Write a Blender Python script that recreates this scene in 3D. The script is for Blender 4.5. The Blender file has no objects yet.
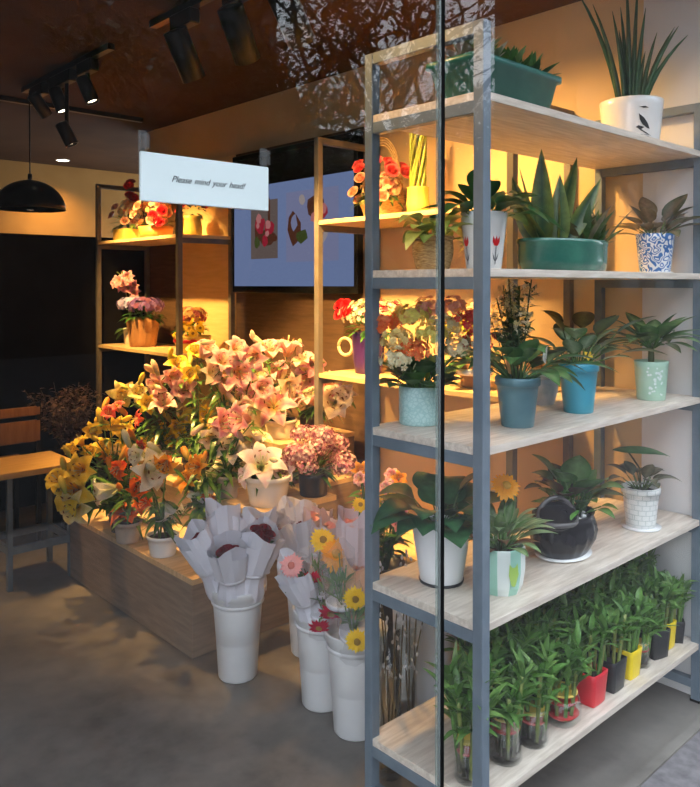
import bpy, math, random
from mathutils import Vector, Matrix
C = bpy.context.scene.collection
PI = math.pi
V = Vector
rnd = random.Random(11)

# ------------------------------------------------------------------ materials
MATS = {}
def newmat(name):
    m = bpy.data.materials.new(name); m.use_nodes = True
    nt = m.node_tree; nt.nodes.clear()
    out = nt.nodes.new('ShaderNodeOutputMaterial')
    MATS[name] = m
    return m, nt, out
def pbsdf(nt, col=(.5, .5, .5), rough=.5, metal=0, spec=.5, coat=0):
    b = nt.nodes.new('ShaderNodeBsdfPrincipled')
    b.inputs['Base Color'].default_value = (*col, 1)
    b.inputs['Roughness'].default_value = rough
    b.inputs['Metallic'].default_value = metal
    b.inputs['Specular IOR Level'].default_value = spec
    b.inputs['Coat Weight'].default_value = coat
    return b
def coords(nt, scale=(1, 1, 1), kind='Object'):
    tc = nt.nodes.new('ShaderNodeTexCoord'); mp = nt.nodes.new('ShaderNodeMapping')
    mp.inputs['Scale'].default_value = scale
    nt.links.new(tc.outputs[kind], mp.inputs['Vector'])
    return mp.outputs['Vector']
def ramp(nt, fac, stops):
    r = nt.nodes.new('ShaderNodeValToRGB')
    els = r.color_ramp.elements
    while len(els) < len(stops): els.new(.5)
    for e, (p, c) in zip(els, stops):
        e.position = p; e.color = (*c, 1)
    nt.links.new(fac, r.inputs['Fac'])
    return r.outputs['Color']
def noise(nt, vec, scale=5, detail=4, rough=.55):
    n = nt.nodes.new('ShaderNodeTexNoise')
    n.inputs['Scale'].default_value = scale; n.inputs['Detail'].default_value = detail
    n.inputs['Roughness'].default_value = rough
    nt.links.new(vec, n.inputs['Vector'])
    return n.outputs['Fac']
def bump(nt, h, b, strength=.2, dist=.01):
    n = nt.nodes.new('ShaderNodeBump')
    n.inputs['Strength'].default_value = strength; n.inputs['Distance'].default_value = dist
    nt.links.new(h, n.inputs['Height']); nt.links.new(n.outputs['Normal'], b.inputs['Normal'])
def noisy(name, c1, c2, scale=6, stretch=(1, 1, 1), rough=.5, metal=0, spec=.5, bmp=0, detail=4, coat=0, lo=.35, hi=.65):
    """two tones mixed by noise: plain paint, wood grain, concrete, ceramic"""
    m, nt, out = newmat(name)
    b = pbsdf(nt, c1, rough, metal, spec, coat)
    n = noise(nt, coords(nt, stretch), scale, detail)
    nt.links.new(ramp(nt, n, [(lo, c1), (hi, c2)]), b.inputs['Base Color'])
    if bmp: bump(nt, n, b, bmp)
    nt.links.new(b.outputs[0], out.inputs['Surface'])
    return m
def attr_mat(name, rough=.5, trans=.25, vary=.35, spec=.4):
    """petals and leaves: colour from the 'Col' attribute, a little light passing through"""
    m, nt, out = newmat(name)
    a = nt.nodes.new('ShaderNodeAttribute'); a.attribute_name = 'Col'
    n = noise(nt, coords(nt), 38, 3)
    mr = nt.nodes.new('ShaderNodeMapRange')
    mr.inputs['From Min'].default_value = .3; mr.inputs['From Max'].default_value = .7
    mr.inputs['To Min'].default_value = 1 - vary; mr.inputs['To Max'].default_value = 1 + vary * .4
    nt.links.new(n, mr.inputs['Value'])
    mx = nt.nodes.new('ShaderNodeVectorMath'); mx.operation = 'SCALE'
    nt.links.new(a.outputs['Color'], mx.inputs[0]); nt.links.new(mr.outputs[0], mx.inputs['Scale'])
    b = pbsdf(nt, (1, 1, 1), rough, 0, spec)
    t = nt.nodes.new('ShaderNodeBsdfTranslucent')
    nt.links.new(mx.outputs[0], b.inputs['Base Color']); nt.links.new(mx.outputs[0], t.inputs['Color'])
    s = nt.nodes.new('ShaderNodeMixShader'); s.inputs[0].default_value = trans
    nt.links.new(b.outputs[0], s.inputs[1]); nt.links.new(t.outputs[0], s.inputs[2])
    nt.links.new(s.outputs[0], out.inputs['Surface'])
    return m
def glass_mat(name, tint=(1, 1, 1), r0=.045, rough=0.0, dull=0, dullcol=(1, 1, 1), graze=1):
    """thin clear glass or film: passes light, mirrors more towards grazing angles"""
    m, nt, out = newmat(name)
    g = nt.nodes.new('ShaderNodeNewGeometry')
    dt = nt.nodes.new('ShaderNodeVectorMath'); dt.operation = 'DOT_PRODUCT'
    nt.links.new(g.outputs['Normal'], dt.inputs[0]); nt.links.new(g.outputs['Incoming'], dt.inputs[1])
    def mth(op, a, bb):
        k = nt.nodes.new('ShaderNodeMath'); k.operation = op
        for i, v in enumerate((a, bb)):
            if v is None: continue
            if isinstance(v, (int, float)): k.inputs[i].default_value = v
            else: nt.links.new(v, k.inputs[i])
        return k.outputs[0]
    f = mth('ADD', mth('MULTIPLY', mth('POWER', mth('SUBTRACT', 1, mth('ABSOLUTE', dt.outputs['Value'], None)), 5), (1 - r0) * graze), r0)
    tr = nt.nodes.new('ShaderNodeBsdfTransparent'); tr.inputs[0].default_value = (*tint, 1)
    gl = nt.nodes.new('ShaderNodeBsdfGlossy'); gl.inputs['Roughness'].default_value = rough
    s = nt.nodes.new('ShaderNodeMixShader')
    nt.links.new(f, s.inputs[0])
    body = tr.outputs[0]
    if dull:
        d = nt.nodes.new('ShaderNodeBsdfDiffuse'); d.inputs[0].default_value = (*dullcol, 1)
        s2 = nt.nodes.new('ShaderNodeMixShader'); s2.inputs[0].default_value = dull
        nt.links.new(tr.outputs[0], s2.inputs[1]); nt.links.new(d.outputs[0], s2.inputs[2]); body = s2.outputs[0]
    nt.links.new(body, s.inputs[1]); nt.links.new(gl.outputs[0], s.inputs[2])
    nt.links.new(s.outputs[0], out.inputs['Surface'])
    return m
def emit_mat(name, col, strength):
    m, nt, out = newmat(name)
    e = nt.nodes.new('ShaderNodeEmission'); e.inputs[0].default_value = (*col, 1); e.inputs[1].default_value = strength
    nt.links.new(e.outputs[0], out.inputs['Surface']); return m
def pot_pattern(name, kind, c1, c2, size=(.02, .02), rough=.35, bmp=.5):
    """a pattern wrapped round a pot: u = angle, v = height"""
    m, nt, out = newmat(name)
    tc = nt.nodes.new('ShaderNodeTexCoord'); sx = nt.nodes.new('ShaderNodeSeparateXYZ')
    nt.links.new(tc.outputs['Object'], sx.inputs[0])
    at = nt.nodes.new('ShaderNodeMath'); at.operation = 'ARCTAN2'
    nt.links.new(sx.outputs['Y'], at.inputs[0]); nt.links.new(sx.outputs['X'], at.inputs[1])
    mu = nt.nodes.new('ShaderNodeMath'); mu.operation = 'MULTIPLY'; mu.inputs[1].default_value = .055
    nt.links.new(at.outputs[0], mu.inputs[0])
    cb = nt.nodes.new('ShaderNodeCombineXYZ')
    nt.links.new(mu.outputs[0], cb.inputs[0]); nt.links.new(sx.outputs['Z'], cb.inputs[1])
    b = pbsdf(nt, c1, rough)
    if kind == 'brick':
        t = nt.nodes.new('ShaderNodeTexBrick')
        t.inputs['Color1'].default_value = (*c1, 1); t.inputs['Color2'].default_value = (*c1, 1); t.inputs['Mortar'].default_value = (*c2, 1)
        t.inputs['Scale'].default_value = 1; t.inputs['Brick Width'].default_value = size[0]; t.inputs['Row Height'].default_value = size[1]
        t.inputs['Mortar Size'].default_value = .0012; t.inputs['Mortar Smooth'].default_value = .4
        nt.links.new(cb.outputs[0], t.inputs['Vector'])
        nt.links.new(t.outputs['Color'], b.inputs['Base Color'])
        inv = nt.nodes.new('ShaderNodeMath'); inv.operation = 'SUBTRACT'; inv.inputs[0].default_value = 1
        nt.links.new(t.outputs['Fac'], inv.inputs[1]); bump(nt, inv.outputs[0], b, bmp, .003)
    elif kind == 'blobs':
        v = nt.nodes.new('ShaderNodeTexVoronoi'); v.feature = 'DISTANCE_TO_EDGE'; v.inputs['Scale'].default_value = 1 / size[0]
        nt.links.new(cb.outputs[0], v.inputs['Vector'])
        nt.links.new(ramp(nt, v.outputs['Distance'], [(.05, c2), (.14, c1)]), b.inputs['Base Color'])
        bump(nt, v.outputs['Distance'], b, bmp, .003)
    elif kind == 'maze':
        n = noise(nt, cb.outputs[0], 1 / size[0], 1)
        w = nt.nodes.new('ShaderNodeMath'); w.operation = 'PINGPONG'; w.inputs[1].default_value = .06
        nt.links.new(n, w.inputs[0])
        d = nt.nodes.new('ShaderNodeMath'); d.operation = 'DIVIDE'; d.inputs[1].default_value = .06
        nt.links.new(w.outputs[0], d.inputs[0])
        nt.links.new(ramp(nt, d.outputs[0], [(.42, c2), (.55, c1)]), b.inputs['Base Color'])
    nt.links.new(b.outputs[0], out.inputs['Surface'])
    return m

noisy('rack_metal', (.125, .165, .205), (.16, .20, .24), 14, rough=.42, metal=.1)
noisy('warm_metal', (.13, .115, .10), (.17, .15, .13), 14, rough=.45, metal=.1)
noisy('shelf_board', (.52, .44, .36), (.70, .62, .53), 9, (1, 9, 9), rough=.5, bmp=.03)
noisy('oak_board', (.60, .40, .19), (.74, .53, .28), 9, (9, 1, 9), rough=.5, bmp=.03)
noisy('table_top', (.62, .36, .12), (.74, .47, .18), 7, (1, 10, 10), rough=.4)
noisy('plinth_board', (.20, .15, .11), (.28, .21, .155), 6, (1, 1, 8), rough=.55, bmp=.03)
noisy('plinth_top', (.55, .38, .2), (.7, .5, .28), 7, (1, 8, 1), rough=.5)
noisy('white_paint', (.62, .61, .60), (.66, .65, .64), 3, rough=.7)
noisy('wall_paint', (.56, .40, .21), (.61, .44, .24), 3, rough=.75, bmp=.02)
noisy('unit_back', (.66, .46, .2), (.74, .53, .25), 6, (1, 1, 10), rough=.6)
noisy('dark_panel', (.085, .05, .028), (.12, .07, .04), 5, (1, 1, 12), rough=.6, spec=.2)
noisy('ceiling_paint', (.040, .019, .008), (.058, .028, .012), 2.2, rough=.9, spec=.08)
noisy('black_panel', (.005, .004, .004), (.008, .007, .007), 4, rough=.8, spec=.06)
noisy('black_metal', (.006, .006, .006), (.010, .010, .011), 20, rough=.3, spec=.15)
noisy('gasket', (.003, .003, .003), (.006, .006, .006), 30, rough=.8, spec=.05)
noisy('pavement', (.10, .092, .095), (.18, .165, .17), 26, rough=.85, bmp=.25, detail=8, lo=.3, hi=.7)
noisy('road', (.02, .02, .021), (.034, .034, .035), 30, rough=.9, bmp=.2)
noisy('white_plastic', (.74, .74, .75), (.80, .80, .80), 9, rough=.4)
noisy('white_glaze', (.78, .78, .77), (.84, .84, .83), 7, rough=.25, coat=.3)
noisy('cream_glaze', (.68, .62, .52), (.76, .7, .6), 7, rough=.4)
noisy('beige_pot', (.42, .34, .27), (.52, .43, .34), 8, rough=.6)
noisy('dark_pot', (.012, .014, .016), (.03, .03, .032), 9, rough=.35)
noisy('black_glaze', (.006, .006, .008), (.016, .015, .018), 12, rough=.2, spec=.4)
noisy('grey_lip', (.07, .065, .066), (.11, .10, .10), 12, rough=.2, coat=.4)
noisy('green_glaze', (.02, .115, .085), (.05, .19, .13), 9, rough=.22, coat=.4)
noisy('green_trough', (.016, .12, .095), (.03, .17, .13), 9, rough=.35)
noisy('teal_grey', (.075, .17, .21), (.13, .25, .29), 7, rough=.35)
noisy('turquoise', (.045, .30, .42), (.065, .36, .48), 7, rough=.35)
noisy('pale_green', (.36, .55, .42), (.44, .62, .48), 20, rough=.4)
noisy('grey_blue_pot', (.32, .36, .42), (.66, .66, .66), 14, rough=.35)
noisy('blue_pot', (.03, .09, .15), (.05, .13, .2), 9, rough=.35)
noisy('mint', (.32, .62, .50), (.40, .68, .56), 8, rough=.35)
noisy('mint_white', (.70, .78, .74), (.78, .84, .8), 8, rough=.35)
noisy('lime_print', (.35, .55, .10), (.45, .62, .15), 9, rough=.4)
noisy('red_plastic', (.60, .015, .03), (.70, .03, .04), 9, rough=.35)
noisy('yellow_plastic', (.85, .62, .01), (.9, .68, .02), 9, rough=.35)
noisy('soil', (.018, .012, .008), (.05, .035, .022), 60, rough=.95, bmp=.6)
noisy('wicker', (.30, .17, .06), (.55, .36, .15), 60, (1, 1, 4), rough=.7, bmp=.5)
noisy('terracotta', (.30, .15, .06), (.40, .21, .09), 12, rough=.65)
noisy('gold_paper', (.80, .56, .10), (.88, .66, .16), 12, rough=.4)
noisy('orange_paper', (.75, .28, .05), (.82, .36, .08), 12, rough=.5)
noisy('purple_pot', (.04, .012, .11), (.06, .02, .15), 8, rough=.4)
noisy('cord', (.62, .48, .28), (.7, .56, .34), 40, rough=.7)
noisy('wrap_paper', (.70, .69, .76), (.78, .77, .83), 5, rough=.65)
noisy('pink_paper', (.68, .52, .53), (.76, .61, .62), 7, rough=.6)
noisy('ribbon_white', (.72, .71, .76), (.8, .79, .84), 9, rough=.4)
noisy('red_tie', (.5, .02, .02), (.6, .04, .03), 9, rough=.5)
noisy('red_print', (.62, .01, .015), (.70, .02, .02), 9, rough=.3)
noisy('ink', (.012, .012, .014), (.03, .03, .034), 30, rough=.5)
noisy('grey_ink', (.10, .10, .11), (.16, .16, .17), 60, rough=.5)
noisy('sign_board', (.70, .79, .79), (.76, .84, .83), 5, rough=.35)
noisy('twig', (.11, .075, .045), (.2, .14, .085), 20, rough=.8)
noisy('bark', (.03, .024, .019), (.075, .06, .048), 14, rough=.9, bmp=.4)
noisy('facade', (.012, .011, .010), (.018, .017, .016), 3, rough=.8)
noisy('facade_glass', (.01, .012, .014), (.02, .022, .025), 2, rough=.3)
noisy('twine', (.35, .3, .22), (.45, .38, .28), 50, rough=.9)
noisy('chair_wood', (.30, .13, .04), (.38, .18, .06), 8, (8, 1, 1), rough=.5)
pot_pattern('turquoise_emboss', 'blobs', (.48, .68, .66), (.36, .58, .57), (.012, .012), bmp=.7)
pot_pattern('brick_emboss', 'brick', (.74, .75, .72), (.50, .54, .52), (.026, .017), bmp=.9)
pot_pattern('blue_maze', 'maze', (.80, .83, .86), (.04, .16, .46), (.035, .035))
attr_mat('petal', .5, .28, .16)
attr_mat('leaf', .32, .22, .38, .55)
attr_mat('dry', .7, .15, .3, .2)
glass_mat('window_glass', (1, 1, 1), .028, graze=.2)
glass_mat('jar_glass', (.975, .99, .982), .035, graze=.5)
glass_mat('water', (.97, .985, .98), .015, graze=.3)
glass_mat('cellophane', (.98, .98, .98), .07, .12, .09, (.8, .8, .84))
glass_mat('acrylic', (.95, .97, .98), .05, 0, .04)
glass_mat('glass_edge', (.85, .92, .9), .08, .2, .18, (.5, .55, .53))
noisy('ochre_paint', (.30, .16, .045), (.36, .2, .06), 3, rough=.8, spec=.2)
emit_mat('lamp_glow', (1, .86, .62), 9)
emit_mat('screen_blue', (.20, .27, .50), .42)
emit_mat('screen_grey', (.16, .12, .11), .42)
emit_mat('screen_lilac', (.24, .26, .44), .42)
emit_mat('screen_red', (.36, .02, .04), .42)
emit_mat('screen_pink', (.55, .2, .2), .42)
emit_mat('screen_brown', (.10, .035, .02), .42)
emit_mat('screen_green', (.06, .08, .02), .42)
emit_mat('screen_pale', (.42, .36, .36), .42)

# concrete floor with darker stains and trowel marks
m, nt, out = newmat('concrete')
b = pbsdf(nt, (.3, .3, .3), .45)
vec = coords(nt)
n1 = noise(nt, vec, 1.6, 6, .6); n2 = noise(nt, vec, 14, 6, .65)
ad = nt.nodes.new('ShaderNodeMath'); ad.operation = 'MULTIPLY_ADD'; ad.inputs[1].default_value = .45
nt.links.new(n2, ad.inputs[0]); nt.links.new(n1, ad.inputs[2])
nt.links.new(ramp(nt, ad.outputs[0], [(.52, (.062, .055, .048)), (.70, (.135, .122, .108)), (.92, (.21, .192, .17))]), b.inputs['Base Color'])
nt.links.new(ramp(nt, n2, [(.3, (.3, .3, .3)), (.7, (.6, .6, .6))]), b.inputs['Roughness'])
bump(nt, n2, b, .08)
nt.links.new(b.outputs[0], out.inputs['Surface'])

# ------------------------------------------------------------------ mesh building
class MB:
    def __init__(s): s.v = []; s.f = []; s.mi = []; s.sm = []; s.c = []
    def add(s, vs, fs, mi=0, smooth=True, col=(1, 1, 1)):
        o = len(s.v); s.v += [tuple(p) for p in vs]
        s.c += list(col) if isinstance(col, list) else [col] * len(vs)
        for f in fs: s.f.append([i + o for i in f]); s.mi.append(mi); s.sm.append(smooth)
    def box(s, c, d, rot=None, mi=0, bev=0):
        x, y, z = (k / 2 for k in d)
        if bev:
            b = bev; pts = []
            vs = []; 
            for (zz, ins) in ((-z, b), (-z + b, 0), (z - b, 0), (z, b)):
                xi, yi = x - ins, y - ins
                for (px, py) in ((-xi + b, -yi), (xi - b, -yi), (xi, -yi + b), (xi, yi - b), (xi - b, yi), (-xi + b, yi), (-xi, yi - b), (-xi, -yi + b)):
                    vs.append(V((px, py, zz)))
            fs = [list(range(7, -1, -1)), list(range(24, 32))]
            for r in range(3):
                for i in range(8): fs.append([r * 8 + i, r * 8 + (i + 1) % 8, (r + 1) * 8 + (i + 1) % 8, (r + 1) * 8 + i])
        else:
            vs = [V((a, b_, c_)) for a in (-x, x) for b_ in (-y, y) for c_ in (-z, z)]
            fs = [(0, 1, 3, 2), (4, 6, 7, 5), (0, 4, 5, 1), (2, 3, 7, 6), (0, 2, 6, 4), (1, 5, 7, 3)]
        if rot is not None: vs = [rot @ p for p in vs]
        s.add([p + V(c) for p in vs], fs, mi, False); return s
    def bx(s, a, b, mi=0, bev=0):
        a, b = V(a), V(b); return s.box((a + b) / 2, (abs(b.x - a.x), abs(b.y - a.y), abs(b.z - a.z)), None, mi, bev)
    def prism(s, pts, z0, z1, mi=0):
        n = len(pts)
        s.add([(x, y, z0) for x, y in pts] + [(x, y, z1) for x, y in pts],
              [list(range(n - 1, -1, -1)), list(range(n, 2 * n))] + [[i, (i + 1) % n, n + (i + 1) % n, n + i] for i in range(n)], mi, False); return s
    def lathe(s, prof, seg=24, c=(0, 0, 0), mi=0, smooth=True, sx=1, sy=1, mod=None, M=None, col=(1, 1, 1), facemi=None):
        vs = []
        for r, z in prof:
            for i in range(seg):
                a = 2 * PI * i / seg; rr = r * (mod(a, z) if mod else 1)
                p = V((rr * math.cos(a) * sx, rr * math.sin(a) * sy, z))
                if M is not None: p = M @ p
                vs.append(p + V(c))
        n = len(prof)
        if facemi:
            for i in range(seg):
                s_ = []
            base = len(s.v); s.add(vs, [], mi, smooth, col)
            for k in range(n - 1):
                for i in range(seg):
                    s.f.append([base + k * seg + i, base + k * seg + (i + 1) % seg, base + (k + 1) * seg + (i + 1) % seg, base + (k + 1) * seg + i]); s.mi.append(facemi(i)); s.sm.append(smooth)
        else:
            s.add(vs, [[k * seg + i, k * seg + (i + 1) % seg, (k + 1) * seg + (i + 1) % seg, (k + 1) * seg + i] for k in range(n - 1) for i in range(seg)], mi, smooth, col)
        for k, rev in ((0, True), (n - 1, False)):
            if prof[k][0] > 1e-4:
                f = [k * seg + i for i in range(seg)]
                if rev: f.reverse()
                o = len(s.v) - len(vs); s.f.append([o + i for i in f]); s.mi.append(mi); s.sm.append(False)
        return s
    def tube(s, pts, rad, seg=6, mi=0, col=(1, 1, 1), cap=True):
        pts = [V(p) for p in pts]; n = len(pts)
        if isinstance(rad, (int, float)): rad = [rad] * n
        vs = []; ref = V((.31, .17, .93))
        for i, p in enumerate(pts):
            d = (pts[min(i + 1, n - 1)] - pts[max(i - 1, 0)]); d = d.normalized() if d.length > 1e-9 else V((0, 0, 1))
            a = d.cross(ref); a = a.normalized() if a.length > 1e-3 else d.orthogonal().normalized()
            b = d.cross(a)
            ref = b.cross(d) if False else ref
            for k in range(seg):
                t = 2 * PI * k / seg; vs.append(p + (a * math.cos(t) + b * math.sin(t)) * rad[i])
        fs = [[i * seg + k, i * seg + (k + 1) % seg, (i + 1) * seg + (k + 1) % seg, (i + 1) * seg + k] for i in range(n - 1) for k in range(seg)]
        if cap: fs += [list(range(seg - 1, -1, -1)), [(n - 1) * seg + k for k in range(seg)]]
        s.add(vs, fs, mi, True, col); return s
    def leaf(s, p, d, L, W, droop=.3, c1=(.05, .2, .03), c2=None, n=5, fold=.2, peak=.75, mi=0, side=None, wave=0, ph=0):
        p = V(p); d = V(d).normalized(); c2 = c2 or c1
        sd = V(side).normalized() if side else d.cross(V((0, 0, 1)))
        if sd.length < .05: sd = V((math.cos(ph), math.sin(ph), 0))
        sd.normalize(); nm = sd.cross(d).normalized()
        vs = []; cs = []
        for i in range(n + 1):
            t = i / n
            q = p + d * (L * t) + V((0, 0, -droop * L * t * t))
            w = max(.0004, W * .5 * math.sin(PI * min(1, max(0, t ** peak))) ** .85) if 0 < i < n else .0006
            off = nm * (fold * w) + nm * (wave * L * math.sin(t * 9 + ph))
            vs += [q - sd * w + off, q, q + sd * w + off]; cs += [c1, c2, c1]
        s.add(vs, [f for i in range(n) for f in ([3 * i, 3 * i + 1, 3 * i + 4, 3 * i + 3], [3 * i + 1, 3 * i + 2, 3 * i + 5, 3 * i + 4])], mi, True, cs); return s
    def floret(s, p, nrm, r, col, k=5, ctr=None, mi=0, cup=.25):
        p = V(p); nrm = V(nrm).normalized(); a = nrm.orthogonal().normalized(); b = nrm.cross(a); ph = rnd.random() * 6
        for j in range(k):
            t = ph + 2 * PI * j / k; u = a * math.cos(t) + b * math.sin(t); w = nrm.cross(u)
            s.add([p, p + u * r * .6 - w * r * .36 + nrm * r * cup, p + u * r + nrm * r * cup * .6, p + u * r * .6 + w * r * .36 + nrm * r * cup], [(0, 1, 2, 3)], mi, True, [ctr or col, col, col, col])
    def mesh(s, name, mats):
        me = bpy.data.meshes.new(name); me.from_pydata(s.v, [], s.f)
        for k in mats: me.materials.append(MATS[k])
        me.polygons.foreach_set('material_index', s.mi); me.polygons.foreach_set('use_smooth', s.sm)
        at = me.color_attributes.new('Col', 'FLOAT_COLOR', 'POINT')
        at.data.foreach_set('color', [k for c in s.c for k in (*c, 1)])
        me.update(); return me
    def build(s, name, mat, parent=None, loc=None, rot=None, label=None):
        mats = [mat] if isinstance(mat, str) else mat
        return link(name, s.mesh(name, mats), parent, loc, rot, label)
def link(name, me, parent=None, loc=None, rot=None, label=None):
    o = bpy.data.objects.new(name, me); C.objects.link(o)
    if parent: o.parent = parent
    if loc is not None: o.location = loc
    if rot is not None:
        o.rotation_mode = 'QUATERNION' if len(rot) == 4 else 'XYZ'
        if len(rot) == 4: o.rotation_quaternion = rot
        else: o.rotation_euler = rot
    if label: o['label'] = label
    return o
def tag(o, label, cat, group=None):
    o['label'] = label; o['category'] = cat
    if group: o['group'] = group
    return o
def thing(name, label, cat, loc=(0, 0, 0), group=None, rz=0):
    o = bpy.data.objects.new(name, None); C.objects.link(o); o.location = loc; o.rotation_euler = (0, 0, rz)
    o.empty_display_size = .05
    return tag(o, label, cat, group)
def struct(name, mb, mat):
    o = mb.build(name, mat); o['kind'] = 'structure'; return o
def dup(root, loc, label, group=None, rz=0, sc=1):
    r = root.copy(); C.objects.link(r); r.location = loc; r.rotation_euler = (0, 0, rz); r.scale = (sc, sc, sc)
    r['label'] = label
    if group: r['group'] = group
    for ch in list(root.children):
        c = ch.copy(); C.objects.link(c); c.parent = r
        for g in list(ch.children):
            d = g.copy(); C.objects.link(d); d.parent = c
    return r
def face_quat(d, spin=0):
    q = V(d).to_track_quat('Z', 'Y')
    return q @ Matrix.Rotation(spin, 3, 'Z').to_quaternion()
def rdir(zmin=-1, zmax=1):
    z = rnd.uniform(zmin, zmax); a = rnd.uniform(0, 2 * PI); r = math.sqrt(max(0, 1 - z * z))
    return V((r * math.cos(a), r * math.sin(a), z))
def mixc(a, b, t): return tuple(a[i] * (1 - t) + b[i] * t for i in range(3))
def jit(c, k=.15):
    q = 1 + rnd.uniform(-k, k); return tuple(min(1, x * q) for x in c)

# ------------------------------------------------------------------ camera, world
cam = bpy.data.cameras.new('camera'); co = bpy.data.objects.new('camera', cam); C.objects.link(co)
cam.sensor_fit = 'HORIZONTAL'; cam.sensor_width = 36; cam.lens = 765.5 / 700 * 36
cam.shift_y = -99.2 / 700; cam.clip_start = .05; cam.clip_end = 200
yaw, pitch = .7462, -.012
fw = V((math.sin(yaw) * math.cos(pitch), math.cos(yaw) * math.cos(pitch), math.sin(pitch)))
co.location = (-1.4726, -1.1290, 1.4510)
co.rotation_mode = 'QUATERNION'; co.rotation_quaternion = fw.to_track_quat('-Z', 'Y')
sc = bpy.context.scene; sc.camera = co
vs_ = sc.view_settings; vs_.view_transform = 'Standard'; vs_.look = 'None'; vs_.exposure = .5; vs_.gamma = 1
vs_.use_curve_mapping = False
w = bpy.data.worlds.new('World'); sc.world = w; w.use_nodes = True
nt = w.node_tree; nt.nodes.clear()
ow = nt.nodes.new('ShaderNodeOutputWorld'); bg = nt.nodes.new('ShaderNodeBackground')
tc = nt.nodes.new('ShaderNodeTexCoord'); sx = nt.nodes.new('ShaderNodeSeparateXYZ')
nt.links.new(tc.outputs['Generated'], sx.inputs[0])
nt.links.new(ramp(nt, sx.outputs['Z'], [(0, (.86, .92, 1.0)), (.5, (.80, .89, 1.0))]), bg.inputs['Color'])
bg.inputs['Strength'].default_value = 3.8
nt.links.new(bg.outputs[0], ow.inputs['Surface'])

# ------------------------------------------------------------------ the setting
struct('floor', MB().bx((-3.6, -.07, -.1), (2.7, 6.1, 0)), 'concrete')
struct('ceiling', MB().bx((-3.6, -.05, 2.57), (2.7, 6.1, 2.72)), 'ceiling_paint')
struct('wall_right', MB().bx((1.25, -.06, 0), (1.37, 4.1, 2.57)), 'wall_paint')
struct('wall_return', MB().bx((1.37, 3.98, 0), (2.7, 4.1, 2.57)), 'wall_paint')
struct('wall_back', MB().bx((-3.6, 6.0, 0), (2.7, 6.12, 2.57)), 'ochre_paint')
struct('wall_left', MB().bx((-3.72, -.06, 0), (-3.6, 6.1, 2.57)), 'wall_paint')
struct('trim_1', MB().bx((1.238, 1.62, 0), (1.25, 2.845, 2.26)), 'dark_panel')      # dark panelling behind the screen
struct('wall_divider', MB().bx((-3.6, 3.985, 0), (1.234, 4.08, 1.785)), 'black_panel')         # black partition, the lit back wall shows above it
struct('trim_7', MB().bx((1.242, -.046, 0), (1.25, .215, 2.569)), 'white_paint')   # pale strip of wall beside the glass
struct('trim_3', MB().bx((1.234, 2.85, 0), (1.25, 3.52, 2.26)), 'unit_back')       # tan board behind the corner unit
struct('trim_6', MB().bx((1.234, 3.52, 0), (1.25, 4.09, 2.26)), 'dark_panel')  # dark sheet standing in for the unlit far stretch of wall
struct('trim_4', MB().bx((-3.9, -.42, 2.57), (2.7, -.05, 3.6)), 'black_metal')      # shopfront fascia above the glass
struct('wall_front', MB().bx((1.25, -.12, 0), (2.7, -.06, 2.57)), 'facade')
# pavement slabs, kerb and road outside
mb = MB()
mb.bx((-14, -3.6, -.12), (18, -.07, -.004))
struct('ground_pavement', mb, 'pavement')
struct('ground_road', MB().bx((-30, -30, -.3), (40, -3.6, -.14)), 'road')
struct('trim_5', MB().bx((-3.6, -.082, -.05), (1.25, -.066, .004)), 'concrete')     # threshold strip under the glass

# glass front: two panes meeting at a dark gasket
def pane(name, x0, x1):
    o = bpy.data.objects.new(name, None); C.objects.link(o); o.location = ((x0 + x1) / 2, -.05, 0); o['kind'] = 'structure'
    h = (x1 - x0) / 2
    MB().bx((-h, -.004, .004), (h, .004, 2.569)).build('pane', 'window_glass', o)
    return o
g1 = pane('window_1', -3.59, -.214)
g2 = pane('window_2', -.200, 1.245)
MB().bx((-.735, -.0046, .004), (-.7235, .0046, 2.569)).build('gasket', 'gasket', g2)
MB().bx((1.682, -.0046, .004), (1.6885, .0046, 2.569)).build('polished_edge', 'glass_edge', g1)
# hanging sign fixed to the inside of the glass
s = thing('hanging_sign', 'pale blue rectangular sign with cursive lettering hanging by clear tabs', 'sign', (-.7825, -.036, 1.620))
MB().box((0, 0, 0), (.245, .006, .077), None, 0, .001).build('board', 'sign_board', s)
for dx in (-.116, .116):
    MB().bx((dx - .007, .0035, -.02), (dx + .007, .0055, .072)).build('clear_tab', 'acrylic', s)
    MB().bx((dx - .005, -.0095, .042), (dx + .005, .0035, .066)).build('adhesive_pad', 'acrylic', s)
cu = bpy.data.curves.new('lettering', 'FONT'); cu.body = 'Please mind your head!'; cu.size = .0145; cu.shear = .42
cu.align_x = 'CENTER'; cu.align_y = 'CENTER'; cu.extrude = .0003; cu.offset = -.0001; cu.space_word = 1.35; cu.space_character = 1.0
to = bpy.data.objects.new('tmp', cu); C.objects.link(to)
me = bpy.data.meshes.new_from_object(to.evaluated_get(bpy.context.evaluated_depsgraph_get())); bpy.data.objects.remove(to)
me.materials.clear(); me.materials.append(MATS['ink'])
link('lettering', me, s, (0.0, -.0034, 0), (PI / 2, 0, 0))

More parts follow.
